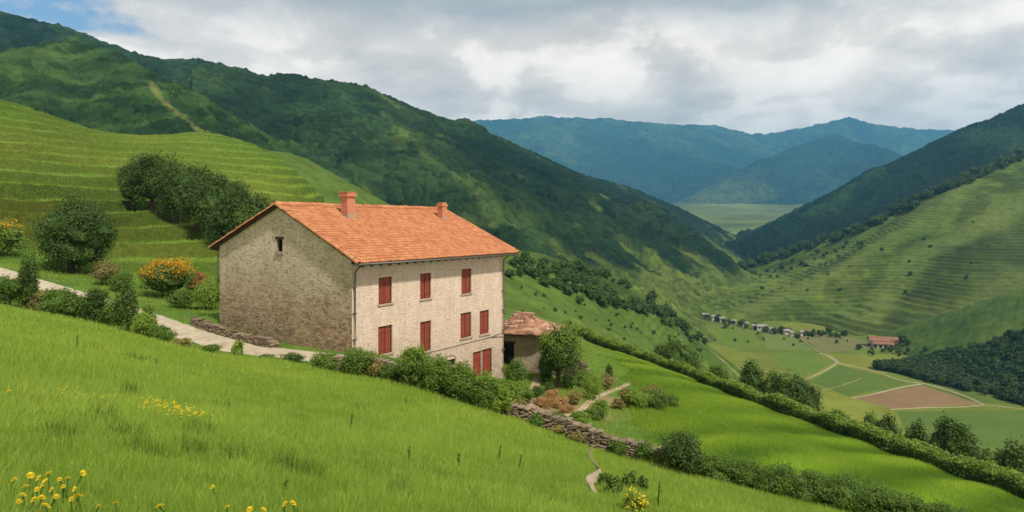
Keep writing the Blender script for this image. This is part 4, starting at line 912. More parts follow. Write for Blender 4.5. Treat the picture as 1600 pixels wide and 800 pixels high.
# along the stone wall in front of the house
pplant('shrub', 508, 580, 62, 30, LM, 'low weedy shrub at the start of the stone wall near the gable corner', d=26.3, n=3200, leaf=.08)
pplant('shrub', 556, 590, 66, 48, LM, 'loose shrub on the stone wall under the near corner of the house', d=25.9, n=4500, leaf=.08)
BU = [(646, 622, 66, 72, 25.4, LM, 'first and tallest bush of the row under the front wall'), (684, 630, 74, 66, 25.2, LM, 'second bush of the row under the front wall'), (722, 640, 74, 68, 24.9, LM, 'middle bush of the row below the cellar vent'), (757, 650, 68, 62, 24.5, LM, 'bush of the row in front of the red door'), (784, 656, 44, 50, 24.4, LL, 'last bush of the row where the bare stone wall begins'), (800, 616, 60, 44, 31, LL, 'pale bush between the row and the outbuilding')]
for px, py, w, h, dd, mt, lb in BU: pplant('shrub', px, py, w, h, mt, lb, d=dd, n=8000, leaf=.08, nclump=56, cr=.26, flower=LL, fl=.25, fam=.7, group='bushes in the row along the stone wall')
pplant('shrub', 806, 596, 44, 50, LM, 'bush against the far corner of the farmhouse below the downpipe', d=38.5, n=3200, leaf=.10)
pplant('shrub', 1066, 752, 84, 66, LD, 'dark bush growing over the stone wall between bare stone and ivy', d=21.4, n=8000, leaf=.075, nclump=40)
for i, (px, w, h) in enumerate(((1122, 84, 46), (1168, 94, 52), (1216, 98, 58), (1268, 98, 54), (1320, 100, 60), (1372, 100, 56), (1426, 100, 54), (1482, 104, 52))):
    wx = np.interp(px, [q[0] for q in WALL], [q[1] for q in WALL]); wd_ = np.interp(px, [q[0] for q in WALL], [q[2] for q in WALL])
    pplant('shrub', px, wx, w, h, LM, ['first wiry bush on the wall past the dark bush', 'second wiry bush on the overgrown wall', 'third wiry bush on the overgrown wall', 'fourth wiry bush along the overgrown wall', 'fifth wiry bush along the overgrown wall', 'sixth wiry bush, low on the overgrown wall', 'seventh wiry bush where the wall nears the lower frame', 'last wiry bush cut by the lower frame'][i], d=wd_-.35, n=8000, leaf=.06, nclump=60, cr=.24, flower=M['petal_pink'], fl=1.6, group='bushes overgrowing the lower wall')
for px, w, h, mt, lb in ((838, 30, 22, LM, 'small plant rooted in the bare stone wall below the garden bed'), (902, 34, 20, DRY, 'dry tuft growing on top of the bare stone wall above the trail'), (968, 40, 26, LM, 'green tuft on the bare stone wall between trail and dark bush'), (1010, 44, 34, LM, 'leafy plant climbing the end of the bare stone wall'), (870, 26, 14, DRY, 'low dry weeds at the foot of the bare stone wall'), (590, 40, 34, DRY, 'dry brambles on the stretch of stone wall under the first window'), (612, 40, 30, LM, 'green brambles where the bush row begins')):
    wx = np.interp(px, [q[0] for q in WALL], [q[1] for q in WALL]); wd_ = np.interp(px, [q[0] for q in WALL], [q[2] for q in WALL])
    pplant('wall_plant', px, wx, w, h, mt, lb, d=wd_-.28, n=1500, leaf=.07, cat='plant')
# garden beside the outbuilding
pplant('garden_tree', 872, 604, 84, 116, LD, 'small leafy tree with yellow green top in front of the outbuilding', d=41.5, n=9000, leaf=.13, cat='tree', trunk=True, cr=.32, nclump=44, flower=M['leaf_light'], fl=.10, fam=.8, core=.7)
pplant('shrub', 853, 604, 36, 46, LD, 'dark shrub at the foot of the garden tree', d=42.5, n=2600, leaf=.11)
pplant('shrub', 838, 636, 26, 20, LD, 'small round clipped shrub nearest the stone wall in the garden', d=36.5, n=1800, leaf=.07)
pplant('shrub', 859, 615, 28, 22, LD, 'round clipped shrub under the garden tree', d=39, n=1800, leaf=.07)
for i, (px, py, w, h) in enumerate(((872, 645, 46, 22), (848, 652, 36, 18), (898, 632, 40, 22), (884, 655, 30, 14), (862, 630, 30, 16))):
    pplant('dry_plant', px, py, w, h, M['leaf_brown'] if i != 2 else DRY, ['largest rusty dry plant in the middle of the garden bed', 'dry plant in the garden bed close to the stone wall', 'yellowed plant at the right edge of the garden bed', 'low dry plant in the garden bed by the path', 'dry plant beside the round clipped shrubs'][i], d=34.5+(655-py)*.13, n=1500, leaf=.10, cat='plant', asp=.35)
pplant('shrub', 926, 625, 50, 40, LL, 'bright green shrub inside the garden beside the dirt path', d=40, n=3000, leaf=.09)
pplant('shrub', 948, 600, 34, 26, DRY, 'yellow green shrub behind the garden path', d=43.5, n=1600, leaf=.09)
pplant('conifer', 953, 600, 15, 34, LD, 'small dark column shaped conifer at the garden corner', d=46, n=1600, leaf=.10, shape='column', cr=.5, cat='tree')
for i, (px, py, w, h, mt) in enumerate(((995, 632, 46, 36, LL), (1024, 634, 50, 34, LM), (978, 628, 30, 24, DRY), (930, 660, 44, 20, LM), (905, 662, 36, 18, LL), (1018, 612, 46, 20, DRY))):
    pplant('shrub', px, py, w, h, mt, ['light green shrub at the edge of the lime field by the path end', 'mid green shrub at the outer side of the path end', 'dry shrub where the garden path turns', 'low green bush between garden path and lime field', 'pale low bush next to the wall beside the garden bed', 'dry pale brush behind the shrubs of the path end'][i], d=(39, 39.5, 40, 33.5, 31.5, 43)[i], n=2400, leaf=.10)
for i, (px, py, w, h, dd, mt) in enumerate(((820, 628, 34, 26, 35, LM), (815, 645, 30, 18, 29, DRY), (890, 612, 34, 26, 42, LM), (912, 606, 34, 30, 43, LL), (868, 668, 40, 16, 28, LM), (940, 640, 34, 18, 37, LL), (965, 634, 26, 16, 38, DRY), (905, 590, 30, 22, 46, LM), (1050, 626, 34, 22, 41, LM))):
    pplant('garden_plant', px, py, w, h, mt, ['leafy plant beside the path to the outbuilding door', 'dry plant behind the top of the stone wall near the bush row', 'green plant behind the rusty garden bed', 'pale green plant at the right of the garden tree', 'low plant leaning over the stone wall below the garden bed', 'pale low plant in the bend of the garden path', 'small dry plant outside the garden path', 'plant at the foot of the low yard wall behind the garden tree', 'outermost green bush of the group by the path end'][i], d=dd, n=1800, leaf=.09, cat='plant')
# low yard wall right of the outbuilding
stone_todo = [hp_ for hp_ in (P(862, 596, 45), P(890, 598, 44.5), P(918, 600, 44))]
# big bushes on the slope below the long hedge
HB = [(1058, 566, 86, 42, LD), (1030, 556, 40, 24, LM), (1176, 602, 48, 44, LD), (1206, 616, 52, 42, LM), (1243, 634, 82, 62, LD), (1310, 662, 50, 24, LM), (1362, 676, 44, 34, LM), (1385, 684, 44, 40, LD), (1434, 692, 44, 44, LD), (1489, 716, 78, 70, LD), (1540, 730, 40, 30, LM), (1590, 752, 72, 78, LD), (1120, 582, 44, 22, LM)]
HL_ = ['wide dark bush behind the upper part of the long hedge', 'small bush left of the wide dark bush behind the hedge', 'round dark bush behind the middle of the long hedge', 'loose green bush between two darker bushes behind the hedge', 'big dark round bush behind the middle of the long hedge', 'low bush behind the hedge below the brown field', 'mid green bush below the brown field', 'dark bush below the right half of the brown field', 'dark bush beside the largest tree behind the lower hedge', 'largest dark round tree behind the lower hedge', 'low green bush between the two big trees behind the lower hedge', 'dark tree at the edge of the picture behind the lower hedge', 'low green bush on the slope behind the upper hedge']
for (px, py, w, h, mt), lb in zip(HB, HL_):
    dd = float(np.interp(px, [q[0] for q in HEDGE], [q[2] for q in HEDGE]))+(9 if w > 60 else 12)
    x_ = (px-800)/F*dd; z_ = drop(x_, dd, ('valley', 'T2')); zt = (HY-(py-h))/F*dd
    pplant('bushy_tree', px, py, w*1.2, max(h, (zt-z_)*F/dd), mt, lb, d=dd, only=('valley', 'T2'), n=13000, leaf=.21, cat='tree' if w > 60 else 'shrub', nclump=90, cr=.24, core=.85)

# the long clipped hedge
def hedge(name, path, wid, hei, nleaf, leaf, mats, label, seed):
    rg = np.random.default_rng(seed); P_ = resample(path, 400); t = rg.random(nleaf)*398; i = t.astype(int); f = (t-i)[:, None]; c = P_[i]*(1-f)+P_[i+1]*f
    tan = unit(P_[i+1]-P_[i]); nr = np.stack([-tan[:, 1], tan[:, 0], np.zeros(nleaf)], 1)
    a = rg.uniform(-.15, np.pi+.15, nleaf); e = 3.2; ca, sa = np.cos(a), np.sin(a); r = (np.abs(ca)**e+np.abs(sa)**e)**(-1/e)
    lump = 1+.16*fbm(t*.12, a*1.3, 3, seed)+.10*rg.normal(0, 1, nleaf)*.6; hv = 1+.32*fbm(t*.06, t*0, 3, seed+4)
    C = c+nr*(ca*r*wid*.5*lump)[:, None]; gz = H(C[:, 0], C[:, 1]); C[:, 2] = gz+np.clip(sa*r, 0, 2)*hei*lump*hv
    Nn = nr*ca[:, None]+np.c_[np.zeros(nleaf), np.zeros(nleaf), sa]
    V, Q = leaf_quads(C, Nn, leaf, leaf*.6, rg, .7); v = np.clip(.5+.35*fbm(t*.1, a, 3, seed+2)+rg.normal(0, .22, nleaf), 0, 1); mi = (sa*r > .62) & (rg.random(nleaf) < .85)  # lit top and shaded sides painted by leaf colour: pale above, dark below
    m = 9; an = np.linspace(0, np.pi, m); ce, se = np.cos(an), np.sin(an); re = (np.abs(ce)**e+np.abs(se)**e)**(-1/e); core = []
    T_ = unit(np.gradient(P_, axis=0)); Nr = np.stack([-T_[:, 1], T_[:, 0], 0*T_[:, 0]], 1)
    for k in range(m):
        q = P_+Nr*(ce[k]*re[k]*wid*.5*.86); q[:, 2] = H(q[:, 0], q[:, 1])+se[k]*re[k]*hei*.86*(1+.32*fbm(np.arange(400)*.06, np.zeros(400), 3, seed+4))*.94-(.1 if k in (0, m-1) else 0); core.append(q)
    G_ = np.array(core); V2 = G_.reshape(-1, 3); Q2 = grid_quads(m, 400)
    me = mesh_np(name, np.vstack([V, V2]), np.vstack([Q, Q2+len(V)]), mats=mats, attrs={'v': np.r_[np.repeat(v, 4), np.full(len(V2), .2)]}, midx=np.r_[mi.astype(int), np.zeros(len(Q2), int)])
    return tag(link(name, me), label, 'hedge')
hedge('hedge', HEDGEW, 2.1, 1.25, 90000, .17, [LD, LL], 'long dense hedge running downhill along the far edge of the lime field', 55)

# ------------------------------------------------------------------ dry-stone wall
def stone_run(name, path, hei, thick, label, seed, cat='wall', s0=0, s1=1):
    rg = np.random.default_rng(seed); n_ = 600; P_ = resample(path, n_)[int(s0*n_):int(s1*n_)]; L = np.r_[0, np.cumsum(np.linalg.norm(np.diff(P_[:, :2], axis=0), axis=1))]
    mb = MB(); rows = int(hei/.085)
    unitb = np.array([[x, y, z] for x in (-.5, .5) for y in (-.5, .5) for z in (-.5, .5)])
    def stone(c, tang, l, w, h, a):
        V = unitb.copy(); V *= rg.uniform(.72, 1.06, V.shape); V *= [l, w, h]
        # bevel by adding a raised middle face loop: 8 corners pulled in, 6 face centres pushed out
        f6 = np.array([[-.51, 0, 0], [.51, 0, 0], [0, -.52, 0], [0, .52, 0], [0, 0, -.50], [0, 0, .51]])*[l, w, h]
        V = np.vstack([V, f6]); tilt = rg.normal(0, .07); ct, st_ = math.cos(tilt), math.sin(tilt)
        X = V[:, 0]*ct-V[:, 2]*st_; Z = V[:, 0]*st_+V[:, 2]*ct
        W_ = np.c_[c[0]+tang[0]*X-tang[1]*V[:, 1], c[1]+tang[1]*X+tang[0]*V[:, 1], c[2]+Z]
        fs = [(8, (0, 1, 3, 2)), (9, (4, 6, 7, 5)), (10, (0, 4, 5, 1)), (11, (2, 3, 7, 6)), (12, (0, 2, 6, 4)), (13, (1, 5, 7, 3))]
        mb.add(W_, (), [[q[i], q[(i+1) % 4], ctr] for ctr, q in fs for i in range(4)], a=a)
    for r in range(rows+1):
        s = rg.uniform(0, .2); top = r == rows
        while s < L[-1]-.1:
            l = rg.uniform(.13, .36) if not top else rg.uniform(.14, .34); c = np.array([np.interp(s+l/2, L, P_[:, i]) for i in range(3)]); d = np.array([np.interp(min(s+l/2+.2, L[-1]), L, P_[:, i])-np.interp(max(s+l/2-.2, 0), L, P_[:, i]) for i in range(3)]); d /= np.linalg.norm(d[:2])
            hh = hei*(1+.30*fbm(np.array([s*.35]), np.array([1.]), 2, seed)[0]); rh = hh/rows
            zb = float(H(c[0], c[1])); w = thick*(1.05-.25*r/rows)
            if rg.random() > (.03 if not top else .45): stone((c[0], c[1], zb+rh*(r+.45)-.03+d[2]*0), d[:2], l*.97, w*rg.uniform(.9, 1.1), rh*rg.uniform(.86, 1.05) if not top else rh*rg.uniform(.7, 1.2), rg.random())
            s += l
    o_ = mb.build(name, M['stone']); return tag(o_, label, cat)
i0 = WALL.index((520, 573, 26.6))
stone_run('stone_wall', WALLW[i0:], .66, .44, 'long dry stone wall running down between the meadow and the lime field', 71)
stone_run('yard_wall', np.array(stone_todo), 1.5, .4, 'low stone yard wall behind the garden tree at the outbuilding', 73)
q = np.array([hw(-1.1, b, 0) for b in (4.6, 6.5, 8.5, 10.5, 12.8)]); stone_run('rubble_wall', q, .42, .45, 'low ruined rubble wall standing in front of the gable', 72)

# ------------------------------------------------------------------ roads, tracks and fields lying on the ground
def ribbon(name, pts, half, mat, lift, only, n=160, seed=1, edge=.12):
    P_ = resample(np.asarray(pts, float), n); T_ = unit(np.gradient(P_[:, :2], axis=0)); Nn = np.c_[-T_[:, 1], T_[:, 0]]; rows = []; hs = np.interp(np.linspace(0, 1, n), np.linspace(0, 1, len(np.atleast_1d(half))), np.atleast_1d(half))
    for k, o_ in enumerate(np.linspace(-1, 1, 9)):
        w = hs*(o_+(edge*np.sign(o_)*fbm(np.arange(n)*.35, np.full(n, o_*3), 3, seed) if abs(o_) > .9 else 0)); q = np.c_[P_[:, :2]+Nn*w[:, None], np.zeros(n)]
        if only == 'H': q[:, 2] = H(q[:, 0], q[:, 1])+lift
        else: q[:, 2] = [(drop(a, b, only) or -999)+lift for a, b in q[:, :2]]
        if abs(o_) == 1: q[:, 2] -= lift*1.6
        rows.append(q)
    G_ = np.array(rows); V_ = G_.reshape(-1, 3)
    return tag(link(name, mesh_np(name, V_, grid_quads(9, n)[:, ::-1], mats=[mat], attrs={'v': _h(np.arange(len(V_)), np.zeros(len(V_), int), 4)}, smooth=True)), kind='structure')
ribbon('road', ROADW, [.75, .75, .85, 1.0, 1.05, .95], M['road'], .05, 'H', 220)
def hpath(lst, only=('valley', 'T2', 'R1', 'R0', 'M1b')): return np.array([tuple(hit(a, b, only)[0]) for a, b in lst])
def npath(lst): return np.array([tuple(hit(a, b, ('meadow',))[0]) for a, b in lst])
ribbon('footpath', npath([(926, 698), (921, 706), (923, 716), (932, 727), (938, 735)]), [.05, .07, .07, .05], M['tan_field'], .03, 'H', 40)
ribbon('footpath', npath([(938, 735), (930, 744), (922, 752), (925, 763), (931, 773), (930, 786), (936, 799)]), [.03, .09, .14, .13, .06, .04, .05], M['path'], .03, 'H', 40)
ribbon('garden_path', npath([(846, 655), (880, 650), (908, 640), (925, 625), (950, 613), (975, 603), (985, 598)]), [.34, .24, .2, .26, .22, .16], M['path'], .035, 'H', 90)
ribbon('garden_path', npath([(836, 640), (833, 620), (836, 605), (840, 590)]), [.3, .34, .3], M['path'], .04, 'H', 60)
VAL = ('valley',)
ribbon('farm_track', hpath([(1282, 552), (1296, 557), (1305, 563), (1312, 568), (1340, 574), (1375, 583), (1410, 595), (1440, 599), (1475, 608), (1510, 620), (1538, 633)], VAL), [1.0, 1.6, 1.2, .6, .6, .8, 1.1, .8, .7], M['tracks'], .22, VAL, 150)
ribbon('farm_track', hpath([(1308, 567), (1292, 577), (1270, 588), (1252, 596)], VAL), [.9, .7, .5], M['tracks'], .18, VAL, 60)
ribbon('farm_track', hpath([(1438, 600), (1410, 605), (1380, 612), (1350, 619), (1330, 622)], VAL), [1.1, .9, .8], M['tracks'], .19, VAL, 60)
ribbon('farm_track', hpath([(1538, 633), (1500, 636), (1450, 637), (1390, 640)], VAL), [.4, .5, .4], M['tracks'], .2, VAL, 60)
ribbon('farm_track', hpath([(1536, 633), (1570, 636), (1620, 642)], VAL), [.9, .8], M['tan_field'], .2, VAL, 60)
ribbon('farm_track', hpath([(1232, 517), (1250, 528), (1268, 542), (1284, 552)], VAL), [.7, .8, 1.0], M['tan_field'], .2, VAL, 60)
ribbon('farm_track', hpath([(1278, 612), (1310, 604), (1345, 592)], VAL), [.5, .6], M['tan_field'], .24, VAL, 60)
ribbon('farm_track', hpath([(1060, 512), (1090, 530), (1120, 555), (1150, 583), (1168, 597)], ('T2', 'valley')), [.6, .8, .9, .8], M['tan_field'], .2, ('T2', 'valley'), 80)
def mat_field(name, a, b, wav, ang):
    m, nt, out = newmat(name); n = N(nt); pos = n('NewGeometry').outputs['Position']
    rot = n('Mapping', {0: pos, 2: (0, 0, ang)}).outputs[0]; w = n('TexWave', {0: rot, 1: wav, 2: 2.0, 3: 2.0}).outputs['Fac']; f = n.noise(pos, .05, 5, .6); f2 = n.noise(pos, .6, 4, .6)
    v = n.math('ADD', n.math('MULTIPLY', w, .10), n.math('ADD', n.math('MULTIPLY', f, .6), n.math('MULTIPLY', f2, .2)))
    bs = n('BsdfPrincipled', {'Base Color': n.ramp(v, [(.3, a), (.75, b)]), 'Roughness': .95, 'Specular IOR Level': .1}); nt.links.new(bs.outputs[0], out.inputs[0]); return m
def patch(name, quad, mat, lift, only=VAL, nu=26, nv=26):
    c = [np.array(q, float) for q in quad]; V_ = []
    w = hpath(c, only)
    for i in np.linspace(0, 1, nu):
        for j in np.linspace(0, 1, nv):
            p = (w[0]*(1-i)+w[1]*i)*(1-j)+(w[3]*(1-i)+w[2]*i)*j; e = 4*max(abs(i-.5), abs(j-.5))**2
            zz_ = drop(p[0], p[1], only); edge = i in (0, 1) or j in (0, 1); V_.append((p[0], p[1], zz_+(lift if not edge else -.15)))
    V_ = np.array(V_); return tag(link(name, mesh_np(name, V_, grid_quads(nu, nv)[:, ::-1], mats=[mat], smooth=True)), kind='structure')
FB = mat_field('ploughed', (.17, .11, .055), (.27, .18, .095), .25, .5); FG1 = mat_field('crop_deep', (.072, .118, .022), (.110, .158, .034), .3, .4); FG2 = mat_field('crop_bright', (.090, .145, .022), (.135, .185, .034), .3, 1.2)
FG3 = mat_field('crop_olive', (.10, .15, .035), (.15, .19, .05), .2, .2); FG4 = mat_field('crop_mixed', (.12, .13, .045), (.19, .16, .07), .15, 1.0)
patch('ploughed_field', [(1332, 622), (1440, 601), (1537, 632), (1390, 639)], FB, .12)
patch('crop_field', [(1262, 596), (1310, 569), (1425, 598), (1325, 621)], FG1, .11)
patch('crop_field', [(1196, 548), (1275, 552), (1304, 567), (1250, 596)], FG2, .12)
patch('crop_field', [(1190, 520), (1230, 517), (1278, 550), (1196, 546)], FG3, .10)
patch('crop_field', [(1236, 519), (1330, 526), (1388, 542), (1290, 552)], FG4, .10)
patch('crop_field', [(1090, 505), (1180, 520), (1192, 546), (1140, 545)], FG2, .09)
patch('crop_field', [(1395, 642), (1640, 640), (1720, 700), (1420, 700)], FG1, .09)
# ------------------------------------------------------------------ wooded knoll and far trees
SHAPES = []
for i in range(6):
    hgt = 1.0; SHAPES.append(crown('tree', (.42+.08*(i % 3), .42+.06*((i+1) % 3), .46), .50, 420, .16, [M['leaf_far']], 900+i, 14, .36, core=.74, shape='cone' if i == 5 else 'round', zmin=-.02))
def far_tree(name, p, h, w, label, group, k, cat='tree'):
    o_ = bpy.data.objects.new(name, SHAPES[k % 6]); COL.objects.link(o_); o_.location = (p[0], p[1], p[2]-.04*h); o_.scale = (w, w, h); o_.rotation_euler = (0, 0, RNG.uniform(0, 6.28)); return tag(o_, label, cat, group)
def tree_line(pts, n, hpx, jx, jy, label, group, only=None, name='tree', asp=(.8, 1.25)):
    pts = np.array(pts, float); L = np.r_[0, np.cumsum(np.linalg.norm(np.diff(pts, axis=0), axis=1))]
    for i in range(n):
        s = (i+RNG.uniform(.1, .9))/n*L[-1]; px = np.interp(s, L, pts[:, 0])+RNG.normal(0, jx); py = np.interp(s, L, pts[:, 1])+RNG.normal(0, jy)
        hh = hit(px, py, only)
        if hh is None: continue
        h = hpx*hh[0].y/F*RNG.uniform(.65, 1.35); far_tree(name, hh[0], h, h*RNG.uniform(*asp), label, group, int(RNG.integers(6)))
tree_line([(800, 420), (850, 424), (900, 440), (950, 470)], 58, 17, 14, 11, 'one of the bushes growing thickly on the upper hillside beyond the roof', 'bushes on the upper hillside behind the house', ('T2',), 'hillside_bush')
tree_line([(905, 424), (940, 433), (985, 452)], 11, 13, 3, 1.5, 'one of the small dark trees along the crest of the green hillside', 'small trees along the hillside crest', ('T2',), 'crest_tree')
tree_line([(880, 452), (950, 474), (1000, 487), (1050, 502)], 44, 16, 9, 6, 'one of the dark upright trees in the belt across the green hillside', 'trees in the belt on the green hillside', ('T2',), 'belt_tree')
tree_line([(1015, 474), (1020, 478)], 3, 24, 2, 1.5, 'one of the tall dark trees at the end of the hillside belt', 'tall trees at the end of the hillside belt', ('T2',), 'tall_tree', (.4, .6))
tree_line([(1040, 500), (1075, 525), (1105, 540)], 9, 14, 5, 4, 'one of the loose bushes down the nose of the green hillside', 'bushes on the nose of the hillside', ('T2', 'valley'), 'slope_bush')
tree_line([(1062, 490), (1120, 503), (1200, 519), (1260, 526), (1325, 526)], 44, 9.5, 2, 2.2, 'one of the small dark trees between the village houses', 'trees in the village line', ('valley', 'R1'), 'village_tree')
tree_line([(1125, 432), (1200, 408), (1260, 388), (1320, 370), (1380, 345), (1440, 312), (1500, 288), (1560, 262), (1600, 244)], 150, 12.5, 3, 2.5, 'one of the dark trees in the belt along the crest of the terraced slope', 'trees along the crest of the terraced slope', ('R1',), 'crest_tree')
tree_line([(1050, 473), (1085, 463), (1120, 452), (1150, 437), (1165, 428)], 26, 7, 4, 2, 'one of the bushes in the hedgerow across the far meadows', 'hedgerow bushes across the far meadows', ('R1', 'valley'), 'hedgerow_bush')
tree_line([(1160, 436), (1240, 418), (1310, 392), (1350, 376)], 26, 7, 6, 4, 'one of the small bushes scattered under the crest of the terraced slope', 'bushes under the crest of the terraced slope', ('R1',), 'slope_bush')
tree_line([(1340, 541), (1360, 548), (1400, 556), (1430, 548)], 14, 8, 8, 3, 'one of the bushes around the long red roofed farm', 'bushes around the valley farm', ('valley', 'R0'), 'farm_bush')
tree_line([(1405, 534), (1425, 538)], 3, 11, 3, 1, 'one of the small trees at the gable end of the long farm', 'trees at the end of the valley farm', ('valley', 'R0'), 'farm_tree')
tree_line([(830, 470), (920, 500), (1000, 515), (1090, 560)], 40, 6, 24, 16, 'one of the low scrubby bushes scattered over the open green hillside', 'scrub scattered over the green hillside', ('T2',), 'scrub_bush')
tree_line([(1200, 470), (1300, 440), (1420, 420), (1560, 400)], 16, 5, 40, 30, 'one of the small bushes scattered over the terraced slope', 'bushes scattered over the terraced slope', ('R1',), 'terrace_bush')
tree_line([(1085, 520), (1200, 530), (1330, 536)], 16, 5, 12, 5, 'one of the small bushes along the field edges below the village', 'bushes along the village field edges', ('valley',), 'field_bush')
tree_line([(60, 172), (110, 186), (130, 193)], 8, 6, 3, 1, 'one of the small dark bushes along the skyline of the terraces', 'bushes on the skyline of the terraces', ('T1',), 'skyline_bush')
tree_line([(1000, 440), (1050, 430), (1100, 420), (1150, 408)], 14, 4, 8, 3, 'one of the tiny bushes dotted over the far meadows', 'bushes dotted over the far meadows', ('valley', 'R1'), 'meadow_bush')
# the wood on the knoll: one mass of crowns
rg = np.random.default_rng(77); VS = []; QS = []; AS = []; c_ = 0; made = 0
for _ in range(7000):
    if made >= 1300: break
    px = rg.uniform(1370, 1700); top = np.interp(px, [1370, 1400, 1450, 1500, 1550, 1600, 1700], [588, 574, 562, 552, 538, 516, 476]); bot = np.interp(px, [1370, 1400, 1470, 1540, 1600, 1700], [578, 582, 602, 618, 634, 650]); py = rg.uniform(min(top, bot-4), bot)
    hh = hit(px, py, ('R0', 'valley'))
    if hh is None: continue
    h = rg.uniform(3.5, 7.0); k = made % 5; me = SHAPES[k]; n_ = len(me.vertices); co_ = np.empty(n_*3, np.float32); me.vertices.foreach_get('co', co_); co_ = co_.reshape(-1, 3)
    a = rg.uniform(0, 6.28); R_ = np.array([[math.cos(a), -math.sin(a), 0], [math.sin(a), math.cos(a), 0], [0, 0, 1]]); VS.append((co_*[h*.95, h*.95, h])@R_.T+np.array(hh[0])-[0, 0, .3])
    li = np.empty(len(me.loops), np.int32); me.loops.foreach_get('vertex_index', li); QS.append(li.reshape(-1, 4)+c_); av = np.empty(n_, np.float32); me.attributes['v'].data.foreach_get('value', av); AS.append(np.clip(av*.7+rg.uniform(-.1, .4), 0, 1)); c_ += n_; made += 1
if VS: tag(link('woodland', mesh_np('woodland', np.concatenate(VS), np.concatenate(QS), mats=[M['leaf_wood']], attrs={'v': np.concatenate(AS)})), kind='stuff')

# ------------------------------------------------------------------ village and the long farm
def small_house(name, p, L, W, h, rz, wall, roof, label, group, rh=None, wins=2, cat='house'):
    root = empty(name, p, label, cat, group, rz=rz); rh = rh or W*.28; mb = MB()
    mb.add([(-L/2, -W/2, -1.5), (L/2, -W/2, -1.5), (L/2, W/2, -1.5), (-L/2, W/2, -1.5), (-L/2, -W/2, h), (L/2, -W/2, h), (L/2, W/2, h), (-L/2, W/2, h), (-L/2, 0, h+rh), (L/2, 0, h+rh)], [[0, 1, 5, 4], [1, 2, 6, 5], [2, 3, 7, 6], [3, 0, 4, 7]], [[5, 6, 9], [7, 4, 8]])
    mb.build('wall', wall, root); e = .5; k = rh/(W/2); r = MB(); t = .22
    for s in (-1, 1):
        lo = [(-L/2-e, s*(W/2+e), h-k*e+.03), (L/2+e, s*(W/2+e), h-k*e+.03), (L/2+e, 0, h+rh+.03), (-L/2-e, 0, h+rh+.03)]; up = [(a, b, c+t) for a, b, c in lo]
        r.add(lo+up, [[0, 1, 2, 3], [4, 5, 6, 7], [0, 1, 5, 4], [1, 2, 6, 5], [3, 0, 4, 7]])
    r.build('roof', roof, root)
    for s in (-1, 1):
        for i in range(wins):
            x_ = -L/2+(i+.5)*L/wins; c = MB(); c.box((x_-.5, s*(W/2+.06)-.05, h*.45), (x_+.5, s*(W/2+.06)+.05, h*.45+1.3)); c.build('window', M['dark'], root)
    return root
VH = [(1090, 494, 8, .3, 0), (1102, 497, 9, -.2, 1), (1114, 500, 7, .5, 0), (1128, 503, 8, .1, 1), (1146, 507, 7, -.4, 0), (1164, 511, 9, .2, 0), (1180, 515, 8, -.3, 1), (1190, 516, 14, -.25, 0), (1205, 520, 8, .3, 1), (1229, 523, 10, .2, 0), (1236, 526, 8, .7, 1), (1264, 524, 9, -.1, 2), (1252, 525, 7, .4, 1)]
VLB = ['pale village house at the far end of the tree line', 'grey roofed village house second from the far end of the line', 'small white house among the first village trees', 'grey roofed house in the upper part of the village line', 'small pale house half hidden by village trees', 'white house in the middle of the village line', 'grey roofed house next to the long white barn', 'long white barn in the middle of the village', 'grey roofed house just past the long white barn', 'white house at the field edge of the village', 'small grey roofed house touching the white house at the field edge', 'cream house with an orange roof at the near end of the village', 'small grey roofed house beside the orange roofed one']
for (px, py, wpx, rz, kd), lb in zip(VH, VLB):
    p = hit(px, py, ('valley', 'R1'))[0]; L_ = wpx*p.y/F; small_house('village_house', p, L_, L_*.62, 3.6, rz, M['plaster'], (M['plaster'], M['slate'], M['villroof'])[kd] if kd else M['slate'], lb, 'houses of the valley village')
p = hit(1386, 541, ('valley', 'R0'))[0]; L_ = 50*p.y/F
fm = small_house('long_farm', p, L_, L_*.38, 4.6, -.30, M['plaster'], M['villroof'], 'long valley farm under a wide red tiled roof', None, rh=L_*.10, wins=6, cat='farm')
c = MB(); c.box((-L_*.45, -L_*.33, -1), (L_*.1, -L_*.193, 2.6)); lw = c.build('lean_to', M['plaster'], fm)
c = MB(); c.add([(-L_*.47, -L_*.36, 2.7), (L_*.12, -L_*.36, 2.7), (L_*.12, -L_*.19, 4.2), (-L_*.47, -L_*.19, 4.2), (-L_*.47, -L_*.36, 2.9), (L_*.12, -L_*.36, 2.9), (L_*.12, -L_*.19, 4.4), (-L_*.47, -L_*.19, 4.4)], [[0, 1, 2, 3], [4, 5, 6, 7], [0, 1, 5, 4], [1, 2, 6, 5], [3, 0, 4, 7]]); c.build('roof', M['villroof'], lw)
for i in range(4): c = MB(); x_ = -L_*.4+i*L_*.14; c.box((x_-.9, -L_*.335, .0), (x_+.9, -L_*.331, 2.1)); c.build('door', M['dark'], lw)

